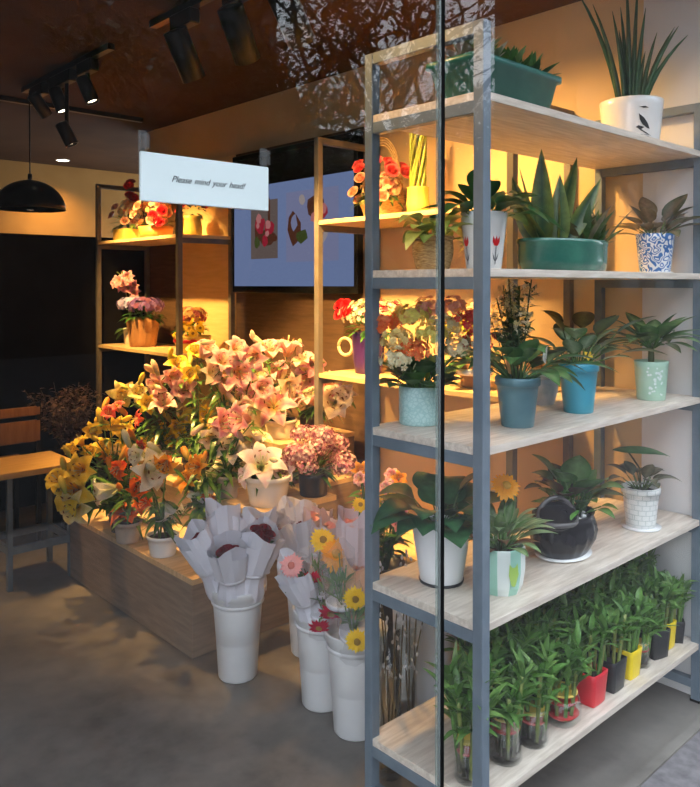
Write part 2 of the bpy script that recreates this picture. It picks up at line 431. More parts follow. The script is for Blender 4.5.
# ------------------------------------------------------------------ shelving
def end_frame(mb_dir, root, c, d, axis, z0, z1, metal): pass
def shelf_rack(name, label, x0, x1, y0, y1, H, shelves, along, metal, wood, t=.03, board=.02):
    """four square posts, an end frame at either end, boards lying on the end rails"""
    cx, cy = (x0 + x1) / 2, (y0 + y1) / 2
    o = thing(name, label, 'shelf rack', (cx, cy, 0))
    hx, hy = (x1 - x0) / 2, (y1 - y0) / 2
    for sxx in (-1, 1):
        for syy in (-1, 1):
            px, py = sxx * (hx - t / 2), syy * (hy - t / 2)
            p = MB().bx((px - t / 2, py - t / 2, .006), (px + t / 2, py + t / 2, H), 0, .0015).build('post', metal, o)
            MB().bx((px - t / 2 - .002, py - t / 2 - .002, 0), (px + t / 2 + .002, py + t / 2 + .002, .008)).build('foot', 'black_metal', p)
    def rail(a, b): MB().bx(a, b, 0, .001).build('rail', metal, o)
    for sg in (-1, 1):
        for z in [H] + [q - board for q in shelves] + [.075]:
            if along == 'x':
                e = sg * (hx - t / 2); rail((e - t / 2 + .001, -hy + t, z - t), (e + t / 2 - .001, hy - t, z))
            else:
                e = sg * (hy - t / 2); rail((-hx + t, e - t / 2 + .001, z - t), (hx - t, e + t / 2 - .001, z))
    for z in shelves:
        MB().bx((-hx + .003, -hy + .003, z - board), (hx - .003, hy - .003, z), 0, .001).build('shelf', wood, o)
    return o
shelf_rack('plant_rack', 'tall blue-grey metal rack with pale wood shelves full of potted plants', -.015, 1.235, -.015, .389, 2.08, [1.912, 1.491, 1.063, .6386, .2076], 'x', 'rack_metal', 'shelf_board')
shelf_rack('flower_rack', 'metal shelving unit with flower baskets in the far corner under the sign', .835, 1.232, 2.85, 3.965, 2.15, [1.752, 1.04, .33], 'y', 'warm_metal', 'oak_board')
shelf_rack('flower_rack', 'metal shelving unit by the screen, seen behind the plant rack', .835, 1.245, .50, 1.615, 2.14, [1.752, 1.04, .33], 'y', 'warm_metal', 'oak_board')
o = thing('back_board', 'tan wooden board closing the near back of the far flower unit', 'board', (1.222, 3.26, 0))
bpy.data.objects.remove(o)

# ------------------------------------------------------------------ stepped plinths under the lilies
def plinth(label, pts, z0, z1):
    x, y = pts[0]
    o = thing('plinth', label, 'display plinth', (x, y, z0))
    q = [(a - x, b - y) for a, b in pts]; h = z1 - z0
    MB().prism(q, 0 if z0 else .004, h - .022).build('body', 'plinth_board', o)
    MB().prism(q, h - .022, h).build('top', 'plinth_top', o)
    return o
plinth('low wooden display plinth on the floor carrying the front flower pots', [(.08, 1.45), (.83, 1.45), (.83, 1.64), (1.2, 1.64), (1.2, 2.6), (.08, 2.6)], 0, .31)
plinth('middle step of the display plinth behind the wrapped roses', [(.40, 1.452), (.83, 1.452), (.83, 1.645), (1.2, 1.645), (1.2, 2.6), (.40, 2.6)], .31, .5)
plinth('top step of the display plinth carrying the large pink lilies', [(.72, 1.73), (1.2, 1.73), (1.2, 2.6), (.72, 2.6)], .5, .7)

# ------------------------------------------------------------------ table, chair, dried flowers at the left
o = thing('side_table', 'small table with orange wood top and grey metal legs at left edge', 'table', (-.06, 2.75, 0))
MB().bx((-.25, -.19, .545), (.17, .17, .575), 0, .003).build('table_top', 'table_top', o)
for lx in (-.145, .15):
    for ly in (-.13, .14):
        MB().bx((lx - .012, ly - .012, 0), (lx + .012, ly + .012, .545)).build('leg', 'rack_metal', o)
for ly in (-.13, .14): MB().bx((-.133, ly - .008, .17), (.138, ly + .008, .205)).build('stretcher', 'rack_metal', o)
for lx in (-.145, .15): MB().bx((lx - .008, -.118, .17), (lx + .008, .128, .205)).build('stretcher', 'rack_metal', o)
o = thing('wooden_chair', 'orange-brown wooden chair standing in the dark behind the side table', 'chair', (-.03, 3.36, 0))
MB().bx((-.19, -.2, .42), (.19, .18, .45), 0, .004).build('seat', 'chair_wood', o)
for zz, hh in ((.645, .12), (.755, .05)): MB().box((0, -.19, zz), (.36, .018, hh), None, 0, .004).build('back_slat', 'chair_wood', o)
for lx in (-.17, .17):
    MB().bx((lx - .012, -.198, 0), (lx + .012, -.174, .42)).build('leg', 'black_metal', o)
    MB().bx((lx - .012, .15, 0), (lx + .012, .174, .42)).build('leg', 'black_metal', o)
    MB().bx((lx - .011, -.1985, .45), (lx + .011, -.18, .80)).build('back_post', 'black_metal', o)

# ------------------------------------------------------------------ wall screen
o = thing('wall_screen', 'large wall-mounted black screen showing two flower basket photos on blue', 'screen', (1.238, 2.26, 1.82))
MB().bx((-.045, -.56, -.415), (0, .56, .415), 0, .004).build('frame', 'black_metal', o)
MB().bx((-.0465, -.535, -.375), (-.045, .535, .215)).build('lit_picture', 'screen_blue', o)
MB().bx((-.0465, -.535, .215), (-.045, .535, .385)).build('dark_glass', 'black_glaze', o)
def on_screen(name, parent, y0, y1, z0, z1, mat, blobs, seed):
    p = MB().bx((-.0475, y0, z0), (-.0465, y1, z1)).build(name, mat, parent)
    r = random.Random(seed); mb = MB()
    for j, (y, z, a, b, k) in enumerate(blobs):
        n = 9
        mb.add([(-.0478 - j * .00003, y + math.cos(2 * PI * i / n) * a * r.uniform(.75, 1.1), z + math.sin(2 * PI * i / n) * b * r.uniform(.75, 1.1)) for i in range(n)], [list(range(n))], k, False)
    mb.build('basket_image', ['screen_red', 'screen_pink', 'screen_brown', 'screen_green', 'screen_pale', 'screen_lilac'], p)
on_screen('photo_tile', o, .10, .36, -.215, .125, 'screen_grey', [(.28, -.04, .05, .09, 2), (.2, -.09, .08, .05, 2), (.18, .04, .012, .12, 2), (.27, -.02, .05, .05, 0), (.18, -.04, .05, .05, 0), (.28, .02, .03, .03, 1), (.24, .0, .025, .025, 0), (.19, -.02, .03, .03, 1), (.22, -.11, .03, .04, 0), (.3, -.12, .03, .04, 3), (.13, -.10, .03, .02, 2), (.2, -.07, .02, .02, 1), (.29, -.02, .018, .018, 1)], 3)
on_screen('photo_tile', o, -.42, .02, -.24, .15, 'screen_lilac', [(-.05, -.06, .06, .1, 2), (-.24, .06, .09, .07, 2), (-.28, .03, .07, .05, 0), (-.12, -.1, .06, .04, 3), (-.29, -.08, .06, .07, 4), (-.05, -.02, .03, .05, 5), (-.22, .0, .03, .03, 1), (-.28, -.09, .02, .02, 2), (-.12, .1, .03, .03, 4), (-.30, .04, .03, .03, 1)], 5)

# ------------------------------------------------------------------ ceiling fittings
LAMP = 2.2
def spot_light(name, loc, aim, power, angle, col, blend=.7, size=.03):
    l = bpy.data.lights.new(name, 'SPOT'); l.energy = power * LAMP; l.color = col; l.spot_size = angle; l.spot_blend = blend; l.shadow_soft_size = size
    ob = bpy.data.objects.new(name, l); C.objects.link(ob); ob.location = loc
    ob.rotation_mode = 'QUATERNION'; ob.rotation_quaternion = (V(aim) - V(loc)).to_track_quat('-Z', 'Y'); return ob
WARM = (1, .57, .17)
def track(label, a, b):
    o = thing('light_track', label, 'light track', ((a[0] + b[0]) / 2, (a[1] + b[1]) / 2, 2.57))
    h = (V(b) - V(a)) / 2
    MB().bx((-max(h.x, .016), -max(h.y, .016), -.028), (max(h.x, .016), max(h.y, .016), 0)).build('rail', 'black_metal', o)
    return o
track('black ceiling light track nearest the glass, above the sign', (.13, .55), (.13, 1.84))
track('black ceiling light track farther back at upper left', (.13, 2.23), (.13, 3.33))
track('thin dark track running across the ceiling at the back left', (-.8, 3.6), (1.0, 3.6))
def track_lamp(x, y, zc, aim, label, power=60, R=.038, L=.15, angle=1.0, col=WARM, rec=.014):
    """adapter on the track, a stem, a tilted cylinder head"""
    o = thing('track_spotlight', label, 'spotlight', (x, y, 2.542), 'black track spotlights')
    c = V((0, 0, zc - 2.542)); d = (V(aim) - V((x, y, zc))).normalized(); top = c - d * L * .3
    q = face_quat(d)
    MB().bx((-.024, -.08, -.06), (.024, .08, 0), 0, .004).build('adapter', 'black_metal', o)
    MB().tube([(0, 0, -.045), (0, 0, top.z + .01), top], .011, 8).build('stem', 'black_metal', o)
    hd = MB().lathe([(.02, -L / 2 - .004), (R * .96, -L / 2), (R, -L / 2 + .004), (R, L / 2), (R - .005, L / 2), (R - .006, L / 2 - rec)], 20).build('head', 'black_metal', o, c, q)
    MB().lathe([(.0, L / 2 - rec + .001), (R - .006, L / 2 - rec + .0015)], 20).build('lamp', 'lamp_glow', hd)
    spot_light('spot', V((x, y, zc)) + d * (L / 2 + .012), aim, power, angle, col)
track_lamp(.13, 1.58, 2.372, (.95, 1.75, 1.0), 'black track spotlight with its head fully dark, left of the front track', 55, R=.049, L=.20, rec=.034)
track_lamp(.13, 1.20, 2.364, (1.0, 1.6, 1.15), 'black track spotlight in the middle of the front track', 70, R=.049, L=.20, rec=.034)
track_lamp(.13, .90, 2.357, (1.1, 1.15, 1.25), 'black track spotlight nearest the grey plant rack', 60, R=.049, L=.20, rec=.034)
track_lamp(.13, 3.10, 2.434, (1.05, 3.4, 1.45), 'black track spotlight at the far left end of the back track', 120, R=.034, L=.13)
track_lamp(.13, 2.84, 2.413, (.55, 2.35, .8), 'black track spotlight second from the far end of back track', 60, R=.034, L=.13)
track_lamp(.13, 2.49, 2.402, (.6, 2.05, .9), 'black track spotlight with bright rim nearest on the back track', 70, R=.034, L=.13)
track_lamp(.13, 2.74, 2.223, (.75, 2.35, .7), 'lowest black track spotlight hanging below the back track', 60, R=.034, L=.12)
def downlight(x, y, label, power):
    o = thing('downlight', label, 'ceiling light', (x, y, 2.57), 'recessed ceiling lights')
    MB().lathe([(.05, -.002), (.058, -.006), (.062, 0)], 24).build('trim_ring', 'white_plastic', o)
    MB().lathe([(0, -.0035), (.05, -.0035)], 24).build('lamp', 'lamp_glow', o)
    if power: spot_light('spot', (x, y, 2.555), (x, y, 0), power, 2.3, WARM, .9, .05)
downlight(1.30, 5.66, 'round lit recessed ceiling light near the back wall', 34)
o = thing('pendant_lamp', 'black dome pendant lamp hanging in front of the back wall', 'lamp', (.13, 3.25, 1.875))
MB().lathe([(.19 * math.cos(a), .165 * math.sin(a)) for a in [i * PI / 2 / 10 for i in range(11)]] + [(.012, .17), (.012, .2)], 32).lathe([(.186 * math.cos(a), .16 * math.sin(a)) for a in [i * PI / 2 / 10 for i in range(11)]], 32).build('dome_shade', 'black_metal', o)
MB().tube([(0, 0, .19), (0, 0, .695)], .004, 6).build('cable', 'black_metal', o)
MB().lathe([(.012, .16), (.012, .06), (.022, .05), (.028, .02), (.018, -.005), (0, -.01)], 14).build('bulb', 'white_plastic', o)

# ------------------------------------------------------------------ pots and plant builders
def pot_mb(r0, r1, h, t=.005, rim=0, seg=28, sx=1, sy=1, mod=None, belly=0):
    n = 6; pr = [(0, 0), (r0 * .96, 0)]
    for i in range(n + 1):
        k = i / n; pr.append((r0 + (r1 - r0) * k + belly * math.sin(PI * k), .002 + k * (h - .002)))
    if rim: pr = pr[:-1] + [(r1, h * .84), (r1 + rim, h * .85), (r1 + rim, h)]
    R = pr[-1][0]
    pr += [(R - t * .5, h + .0015), (r1 - t, h), (r1 - t, h * .8), (0.001, h * .8)]
    return MB().lathe(pr, seg, sx=sx, sy=sy, mod=mod)
def soil_part(o, r, z, sx=1, sy=1, name='soil', mat='soil'):
    MB().lathe([(0, z + .004), (r * .6, z + .003), (r, z)], 20, sx=sx, sy=sy).build(name, mat, o)
GR = [(.045, .16, .025), (.065, .22, .035), (.09, .27, .045), (.04, .13, .03)]
DK = [(.024, .09, .026), (.036, .125, .032), (.05, .155, .042)]
VAR = [(.10, .22, .06), (.14, .26, .09), (.05, .15, .05)]
def rosette(o, z, n, L, W, cols, mid=None, up=(.5, 1.2), stalk=.06, droop=.35, spread=1, seed=0, name='foliage', r=.012, cen=(0, 0), fold=.2, peak=.75, aim=None):
    """broad leaves on stalks rising from one point"""
    rr = random.Random(seed); mb = MB(); n = int(n * 1.6); W *= 1.15
    for i in range(n):
        a = i * 2.4 + rr.uniform(-.3, .3); e = rr.uniform(*up); hd = V((math.cos(a), math.sin(a), 0))
        b = V((cen[0] + hd.x * r, cen[1] + hd.y * r, z)); d = (hd * spread * math.cos(e) + V((0, 0, math.sin(e)))).normalized()
        s = stalk * rr.uniform(.6, 1.3); c = jit(rr.choice(cols)); k = rr.uniform(.75, 1.1)
        e2 = b + d * s
        mb.tube([b, b + d * s * .5 + V((0, 0, .004)), e2], [.0026, .0022, .0018], 5, 0, mixc(c, (.2, .35, .1), .4))
        d2 = (d + hd * .35).normalized()
        mb.leaf(e2, d2, L * k, W * k, droop * rr.uniform(.5, 1.4), c, jit(mid) if mid else mixc(c, (.35, .45, .15), .25), 7, fold, peak)
    return mb.build(name, 'leaf', o)
def decal(mb, prof_r, u, v, pts, mi, off=.0012):
    """a flat mark wrapped on a round pot: pts in metres around (angle u, height v)"""
    vs = []
    for a, b in pts:
        R = prof_r(v + b) + off; t = u - a / R
        vs.append((R * math.cos(t), R * math.sin(t), v + b))
    mb.add(vs, [list(range(len(vs)))], mi, True)

# ---- blooms: one mesh per colour, shared by all copies
PAL = {'y': ((.92, .62, .03), (.95, .72, .10), (.80, .45, .02)), 'cy': ((.94, .80, .30), (.96, .86, .48), (.85, .58, .05)), 'o': ((.88, .15, .015), (.92, .24, .03), (.75, .08, .01)),
       'o2': ((.92, .36, .02), (.95, .48, .05), (.85, .22, .01)), 'p': ((.86, .34, .38), (.93, .66, .64), (.85, .55, .22)), 'p2': ((.82, .26, .36), (.92, .58, .60), (.82, .46, .25)),
       'ps': ((.84, .22, .36), (.94, .74, .68), (.90, .62, .12)), 'c': ((.95, .78, .55), (.96, .84, .68), (.88, .62, .18)), 'cw': ((.93, .86, .68), (.95, .90, .78), (.80, .72, .30)),
       'w': ((.88, .87, .80), (.92, .91, .87), (.70, .72, .35)), 'wp': ((.90, .66, .72), (.93, .86, .90), (.80, .78, .30)), 'r': ((.86, .08, .07), (.90, .22, .18), (.75, .30, .05))}
def lily_mesh(cols, seed, open_=1.0):
    """six recurving petals, stamens with brown anthers; radius 1 unit"""
    r = random.Random(seed); mb = MB(); mid, edge, thr = cols
    for ring in (0, 1):
        for j in range(3):
            a = 2 * PI * j / 3 + ring * PI / 3 + r.uniform(-.08, .08); u = V((math.cos(a), math.sin(a), 0)); w = V((-u.y, u.x, 0))
            W = .36 if ring else .27; n = 7; vs = []; cs = []; rc = r.uniform(.6, 1.2); tw = r.uniform(-.08, .08)
            for i in range(n + 1):
                t = i / n
                rad = (.03 + .97 * t ** 1.15) * open_ + (1 - open_) * .35 * t; z = .62 * math.sin(min(1, t * 1.08) * PI * .62) * (1.6 - .6 * open_) - .30 * rc * max(0, t - .62) * 2 * open_ - .12 * ring * (1 - t)
                ww = max(.006, W * math.sin(PI * (t * .93 + .07) ** .8) ** .8) if i < n else .006
                p = u * rad + w * (tw * t) + V((0, 0, z)); lift = .22 * ww
                fr = .02 * math.sin(t * 17 + j)
                vs += [p - w * ww + V((0, 0, lift + fr)), p, p + w * ww + V((0, 0, lift - fr))]
                k = min(1, t * 2.2); cm = mixc(thr, mid, k); ce = mixc(thr, edge, min(1, t * 3))
                if t > .86: cm = mixc(cm, edge, .6)
                cs += [ce, cm, ce]
            mb.add(vs, [f for i in range(n) for f in ([3 * i, 3 * i + 1, 3 * i + 4, 3 * i + 3], [3 * i + 1, 3 * i + 2, 3 * i + 5, 3 * i + 4])], 0, True, cs)
    for j in range(6):
        a = 2 * PI * j / 6 + .2; u = V((math.cos(a), math.sin(a), 0))
        mb.tube([(0, 0, .05), u * .12 + V((0, 0, .5)), u * .3 + V((0, 0, .82))], .012, 4, 0, (.75, .78, .4))
        e = u * .3 + V((0, 0, .83)); s = V((-u.y, u.x, 0)); mb.tube([e - s * .07, e, e + s * .07], [.012, .03, .012], 5, 0, (.22, .06, .015))
    mb.tube([(0, 0, .05), (.03, 0, .6), (.06, .02, 1.0)], [.02, .018, .032], 5, 0, (.7, .72, .4))
    return mb.mesh('lily_bloom', ['petal'])
BLOOM = {k: [lily_mesh(c, 3 + 7 * i + len(k), 1 - .2 * i) for i in range(3)] for k, c in PAL.items()}
BLOOM['t'] = [lily_mesh(PAL['w'], 2, .42)]
def bud_mesh(c, tip):
    mb = MB(); pr = [(.0, 0), (.09, .06), (.14, .3), (.17, .6), (.13, .85), (.0, 1)]
    mb.lathe(pr, 9, mod=lambda a, z: 1 + .12 * math.cos(3 * a)); mb.c = [mixc(c, tip, min(1, p[2] * 1.3)) for p in mb.v]
    return mb.mesh('bud', ['petal'])
BUD = {'y': bud_mesh((.35, .42, .06), (.85, .65, .10)), 'p': bud_mesh((.5, .5, .22), (.90, .66, .5)), 'w': bud_mesh((.45, .52, .25), (.86, .84, .66)), 'o': bud_mesh((.4, .4, .06), (.85, .32, .04))}
BUDK = {'y': 'y', 'cy': 'y', 'o': 'o', 'o2': 'o', 'p': 'p', 'p2': 'p', 'ps': 'p', 'c': 'p', 'cw': 'w', 'w': 'w', 'wp': 'w', 't': 'w', 'r': 'o'}
TOCAM = V((-.62, -.70, .28)).normalized()
LILIES = {
 'yellow_table': ((0.15, 2.2, 0.31), [(-0.219, 0.019, 0.225, 0.1, 'y'), (-0.27, 0.049, 0.273, 0.07, 'y'), (-0.186, 0.011, 0.311, 0.08, 'y'), (-0.217, 0.004, 0.147, 0.08, 'cy')]),
 'orange_front': ((0.109, 2.04, 0.31), [(-0.059, -0.026, 0.341, 0.064, 'o'), (0.021, -0.055, 0.262, 0.069, 'o'), (0.011, 0.021, 0.123, 0.085, 'o'), (0.062, -0.041, 0.171, 0.065, 'o'), (-0.074, 0.081, 0.217, 0.09, 't')]),
 'white_front': ((0.141, 1.785, 0.31), [(-0.061, -0.003, 0.368, 0.094, 'cw'), (0.018, -0.036, 0.183, 0.071, 'w'), (-0.095, 0.037, 0.429, 0.056, 'cw'), (-0.014, -0.052, 0.398, 0.061, 'o2')]),
 'alstro': ((0.21, 2.34, 0.31), [(-0.165, 0.058, 0.407, 0.048, 'y'), (-0.118, 0.03, 0.448, 0.048, 'y'), (-0.046, 0.058, 0.361, 0.049, 'y'), (-0.003, 0.007, 0.455, 0.049, 'y'), (0.027, -0.025, 0.388, 0.049, 'y'), (-0.108, 0.098, 0.335, 0.049, 'y'), (-0.059, -0.026, 0.533, 0.048, 'r'), (-0.022, -0.044, 0.56, 0.043, 'r'), (0.075, -0.094, 0.368, 0.043, 'r'), (0.067, -0.071, 0.496, 0.043, 'r'), (-0.059, 0.062, 0.469, 0.043, 'y'), (0.045, -0.031, 0.449, 0.043, 'y'), (-0.201, 0.087, 0.36, 0.042, 'y'), (-0.05, 0.017, 0.31, 0.043, 'o2')]),
 'yellow_mid': ((0.5, 2.12, 0.5), [(-0.054, 0.37, 0.143, 0.058, 'y'), (-0.016, 0.313, 0.198, 0.058, 'y'), (0.013, 0.242, 0.168, 0.052, 'y'), (0.066, 0.234, 0.234, 0.058, 'y'), (0.099, 0.152, 0.282, 0.057, 'y'), (0.19, 0.183, 0.294, 0.047, 'y'), (0.155, 0.204, 0.201, 0.064, 'y'), (0.092, 0.219, 0.171, 0.064, 'c'), (0.035, 0.239, 0.222, 0.046, 'y')]),
 'green_front': ((0.29, 1.7, 0.31), [(-0.032, 0.094, 0.293, 0.054, 'o2'), (0.02, -0.0, 0.224, 0.034, 'o'), (-0.001, 0.063, 0.35, 0.054, 'o2')]),
 'pink_back_left': ((0.5, 2.42, 0.5), [(-0.158, 0.148, 0.389, 0.069, 'cy'), (-0.113, 0.061, 0.404, 0.057, 'cy'), (-0.05, -0.01, 0.446, 0.069, 'p'), (0.02, -0.049, 0.48, 0.069, 'p'), (0.056, -0.106, 0.425, 0.074, 'p'), (-0.033, -0.061, 0.358, 0.074, 'p'), (-0.086, 0.007, 0.346, 0.051, 'y')]),
 'yellow_up': ((0.61, 2.22, 0.5), [(-0.05, 0.161, 0.543, 0.064, 'y'), (-0.022, 0.032, 0.612, 0.063, 'y'), (-0.045, 0.052, 0.5, 0.051, 'y')]),
 'pink_left': ((0.575, 1.91, 0.5), [(-0.109, 0.051, 0.647, 0.074, 'p'), (-0.074, -0.029, 0.594, 0.078, 'p'), (-0.047, -0.021, 0.489, 0.084, 'p'), (-0.002, -0.07, 0.545, 0.084, 'p'), (0.039, -0.125, 0.621, 0.078, 'p'), (0.042, -0.041, 0.44, 0.08, 'p'), (-0.03, -0.08, 0.66, 0.062, 'p'), (0.07, -0.146, 0.472, 0.073, 'p'), (-0.112, -0.005, 0.549, 0.062, 'c'), (0.013, -0.065, 0.384, 0.068, 'c')]),
 'pink_right': ((0.88, 2.12, 0.7), [(-0.083, -0.22, 0.432, 0.077, 'p'), (-0.017, -0.271, 0.451, 0.083, 'p'), (-0.034, -0.204, 0.323, 0.078, 'p2'), (0.035, -0.324, 0.372, 0.072, 'c'), (0.09, -0.343, 0.36, 0.067, 'p2'), (0.082, -0.29, 0.276, 0.09, 'p'), (-0.027, -0.299, 0.262, 0.066, 'c'), (-0.151, -0.189, 0.316, 0.066, 'c')]),
 'pink_star': ((0.835, 1.872, 0.7), [(-0.051, -0.006, 0.17, 0.105, 'ps'), (0.066, -0.04, 0.202, 0.055, 'p2')]),
 'cream_post': ((1.0, 1.83, 0.7), [(-0.067, -0.082, 0.203, 0.071, 'p'), (-0.009, -0.187, 0.184, 0.103, 'c'), (-0.02, -0.163, 0.26, 0.065, 'p'), (0.023, -0.224, 0.214, 0.065, 'c')]),
 'pink_mid': ((0.45, 1.758, 0.5), [(-0.03, 0.001, 0.332, 0.09, 'p2'), (0.005, -0.088, 0.362, 0.084, 'p2'), (0.011, -0.007, 0.215, 0.085, 'c'), (0.086, -0.049, 0.247, 0.066, 'c'), (0.133, -0.084, 0.264, 0.051, 'cw'), (-0.052, 0.057, 0.264, 0.065, 'c'), (-0.025, 0.059, 0.07, 0.081, 'w'), (-0.119, 0.018, 0.036, 0.069, 'w')]),
 'white_pot': ((0.525, 1.559, 0.5), [(-0.042, -0.014, 0.184, 0.098, 'wp'), (0.069, -0.025, 0.129, 0.064, 'wp'), (-0.065, 0.072, 0.116, 0.049, 'wp')]),
 'pink_spray': ((0.655, 1.655, 0.5), [(0.201, 0.153, 0.203, 0.049, 'p2'), (0.262, 0.167, 0.153, 0.05, 'p2'), (0.206, 0.175, 0.14, 0.044, 'p2'), (0.262, 0.151, 0.215, 0.044, 'p'), (0.209, 0.125, -0.043, 0.055, 'o2'), (0.242, 0.081, -0.016, 0.049, 'y')]),
}
BOUQUETS=[
 (1,'a',(-0.01, 1.301, 0.523),0.131),
 (1,'b',(0.11, 1.287, 0.593),0.134),
 (1,'c',(0.033, 1.125, 0.514),0.14),
 (1,'d',(0.142, 1.079, 0.543),0.143),
 (1,'e',(0.214, 1.203, 0.575),0.127),
 (4,'f',(0.304, 1.21, 0.501),0.138),
 (4,'g',(0.385, 1.272, 0.536),0.135),
 (4,'h',(0.454, 1.249, 0.547),0.144),
 (4,'i',(0.382, 1.179, 0.514),0.139),
 (4,'j',(0.455, 1.139, 0.535),0.14),
 (2,'k',(0.109, 0.866, 0.485),0.147),
 (2,'l',(0.184, 0.852, 0.514),0.135),
 (2,'m',(0.329, 0.882, 0.591),0.156),
 (2,'n',(0.189, 0.791, 0.435),0.12),
 (3,'o',(0.149, 0.691, 0.566),0.128),
 (3,'p',(0.265, 0.722, 0.663),0.133),
 (3,'q',(0.145, 0.611, 0.438),0.112),
 (3,'r',(0.251, 0.678, 0.518),0.118),
]
GERB=[
 ('y',(0.225, 0.842, 0.582),0.044,2),
 ('o',(0.244, 0.797, 0.545),0.047,2),
 ('y',(0.276, 0.713, 0.719),0.027,3),
 ('r',(0.164, 0.829, 0.472),0.033,2),
 ('r',(0.177, 0.747, 0.379),0.043,2),
 ('r',(0.135, 0.758, 0.342),0.036,2),
 ('y',(0.166, 0.62, 0.467),0.038,3),
 ('y',(0.128, 0.571, 0.363),0.037,3),
 ('pk',(0.084, 0.835, 0.533),0.039,2),
]
# key: pot material, radius, height, label, leaves
LILY_INFO = {
 'yellow_table': ('dark_pot', .05, .11, 'yellow lily with huge blooms overhanging the side table, in a dark pot', 14),
 'orange_front': ('beige_pot', .06, .09, 'orange lily with one white trumpet at the plinth edge', 16),
 'white_front': ('white_glaze', .066, .085, 'cream lily in a small white pot at the front plinth corner', 20),
 'alstro': ('dark_pot', .055, .12, 'bunch of small yellow and pink-red lilies behind the orange lily', 40),
 'yellow_mid': ('dark_pot', .06, .11, 'bright yellow lily cluster in the middle of the plinth display', 22),
 'green_front': ('cream_glaze', .055, .085, 'leafy plant with few orange flowers just behind the white-wrapped roses', 46),
 'pink_back_left': ('beige_pot', .06, .11, 'pale pink lily at the back left of the display below the corner unit', 26),
 'yellow_up': ('dark_pot', .055, .11, 'tall yellow lily just below the corner unit shelf, beside pink lilies', 22),
 'pink_left': ('beige_pot', .07, .13, 'tall dense pink lily in the middle of the display below the screen', 34),
 'pink_right': ('beige_pot', .07, .13, 'tall pink lily on the top step below the screen, against the wall side', 30),
 'pink_star': ('cream_glaze', .08, .09, 'single star-shaped pink lily with yellow heart in a cream pot', 16),
 'cream_post': ('dark_pot', .065, .11, 'cream and pink lily behind the wall unit post', 24),
 'pink_mid': ('beige_pot', .052, .10, 'large pink and cream lily in a beige pot on the middle step', 40),
 'white_pot': ('white_glaze', .098, .125, 'white lily with pink tinge in a wide white pot on the middle step', 22),
 'pink_spray': ('cream_glaze', .042, .09, 'small pink spray flower with orange blooms left of the purple-pink bush', 18),
}
def lily_plant(key):
    P, bl = LILIES[key]; mat, pr, ph, label, nl = LILY_INFO[key]
    rr = random.Random(hash_s(key))
    o = thing('potted_lily', label, 'potted flower', P, 'potted lilies on the plinth')
    pot_mb(pr * .82, pr, ph, rim=.003).build('pot', mat, o); soil_part(o, pr * .95, ph * .86)
    st = MB(); lf = MB(); tops = []
    for x, y, z, R, c in bl:
        T = V((x, y, z)); d = (TOCAM + rdir() * .95 + V((0, 0, .2))).normalized()
        if key == 'white_front' and c == 'w': d = V((.15, -.55, -.75)).normalized()
        if c == 't': d = V((-.9, .25, -.12)).normalized()
        if c in ('ps', 'wp') and R > .1: d = (TOCAM + V((0, 0, .25))).normalized()
        R *= 1.2; b = T - d * R * .45
        ob = link('lily_bloom', BLOOM[c][rr.randrange(len(BLOOM[c]))], o, b, face_quat(d, rr.uniform(0, 6)))
        ob.scale = (R, R, R)
        root = V((rr.uniform(-.5, .5) * pr, rr.uniform(-.5, .5) * pr, ph * .86))
        m1 = root.lerp(b, .55) + V((0, 0, max(.02, abs(b.z - root.z) * .12))); m2 = b - d * R * .3
        st.tube([root, root.lerp(m1, .5) + V((0, 0, .01)), m1, m2, b], [.004, .0036, .0032, .0026, .003], 5, 0, (.10, .22, .05))
        tops.append((root, m1, m2))
    for i in range(int(nl * 2.6)):
        root, m1, m2 = tops[i % len(tops)]; t = rr.uniform(.1, 1.0)
        p = root.lerp(m1, t * 1.6) if t < .62 else m1.lerp(m2, (t - .62) / .38)
        a = rr.uniform(0, 2 * PI); d = V((math.cos(a), math.sin(a), rr.uniform(.0, .7)))
        lf.leaf(p, d, rr.uniform(.07, .13), rr.uniform(.02, .034), rr.uniform(.2, .9), jit(rr.choice(GR + [(.14, .26, .04)]), .3), (.12, .26, .05), 5, .2, .7)
    st.build('stems', 'leaf', o); lf.build('foliage', 'leaf', o)
    for i in range(3 + len(bl) // 2):
        x, y, z, R, c = bl[rr.randrange(len(bl))]
        p = V((x, y, z)) + rdir(.0, 1) * R * .9 - TOCAM * .02; d = (V((0, 0, .6)) + rdir()).normalized()
        ob = link('bud', BUD[BUDK[c]], o, p, face_quat(d)); k = rr.uniform(.06, .10); ob.scale = (k, k, k)
def hash_s(s): return sum(ord(ch) * (i + 3) for i, ch in enumerate(s))
for key in LILIES: lily_plant(key)

# ---- generic flower heads shared as mesh data
def rose_mesh(c1, c2, seed=1):
    r = random.Random(seed); mb = MB()
    for i in range(13):
        k = i / 12; rad = .16 + .75 * k; a0 = i * 2.4; span = 1.5 - .3 * k; n = 6; vs = []; cs = []
        for v in range(5):
            t = v / 4
            for u in range(n + 1):
                a = a0 + (u / n - .5) * span * 2; e = 1 - abs(u / n - .5) * 1.1
                R = rad * (.25 + .75 * math.sin(t * PI * .55)) * (1 + .18 * k * max(0, t - .7) * 3)
                z = t * (1.0 - .42 * k) * (.75 + .25 * e) + .1 - .15 * k * max(0, t - .75) * 4
                vs.append((R * math.cos(a), R * math.sin(a), z)); cs.append(mixc(c1, c2, t * .7 + .3 * (1 - e)))
        mb.add(vs, [[v * (n + 1) + u, v * (n + 1) + u + 1, (v + 1) * (n + 1) + u + 1, (v + 1) * (n + 1) + u] for v in range(4) for u in range(n)], 0, True, cs)
    mb.lathe([(.0, -.12), (.22, -.05), (.3, .12)], 8, col=(.06, .16, .03))
    return mb.mesh('rose', ['petal'])
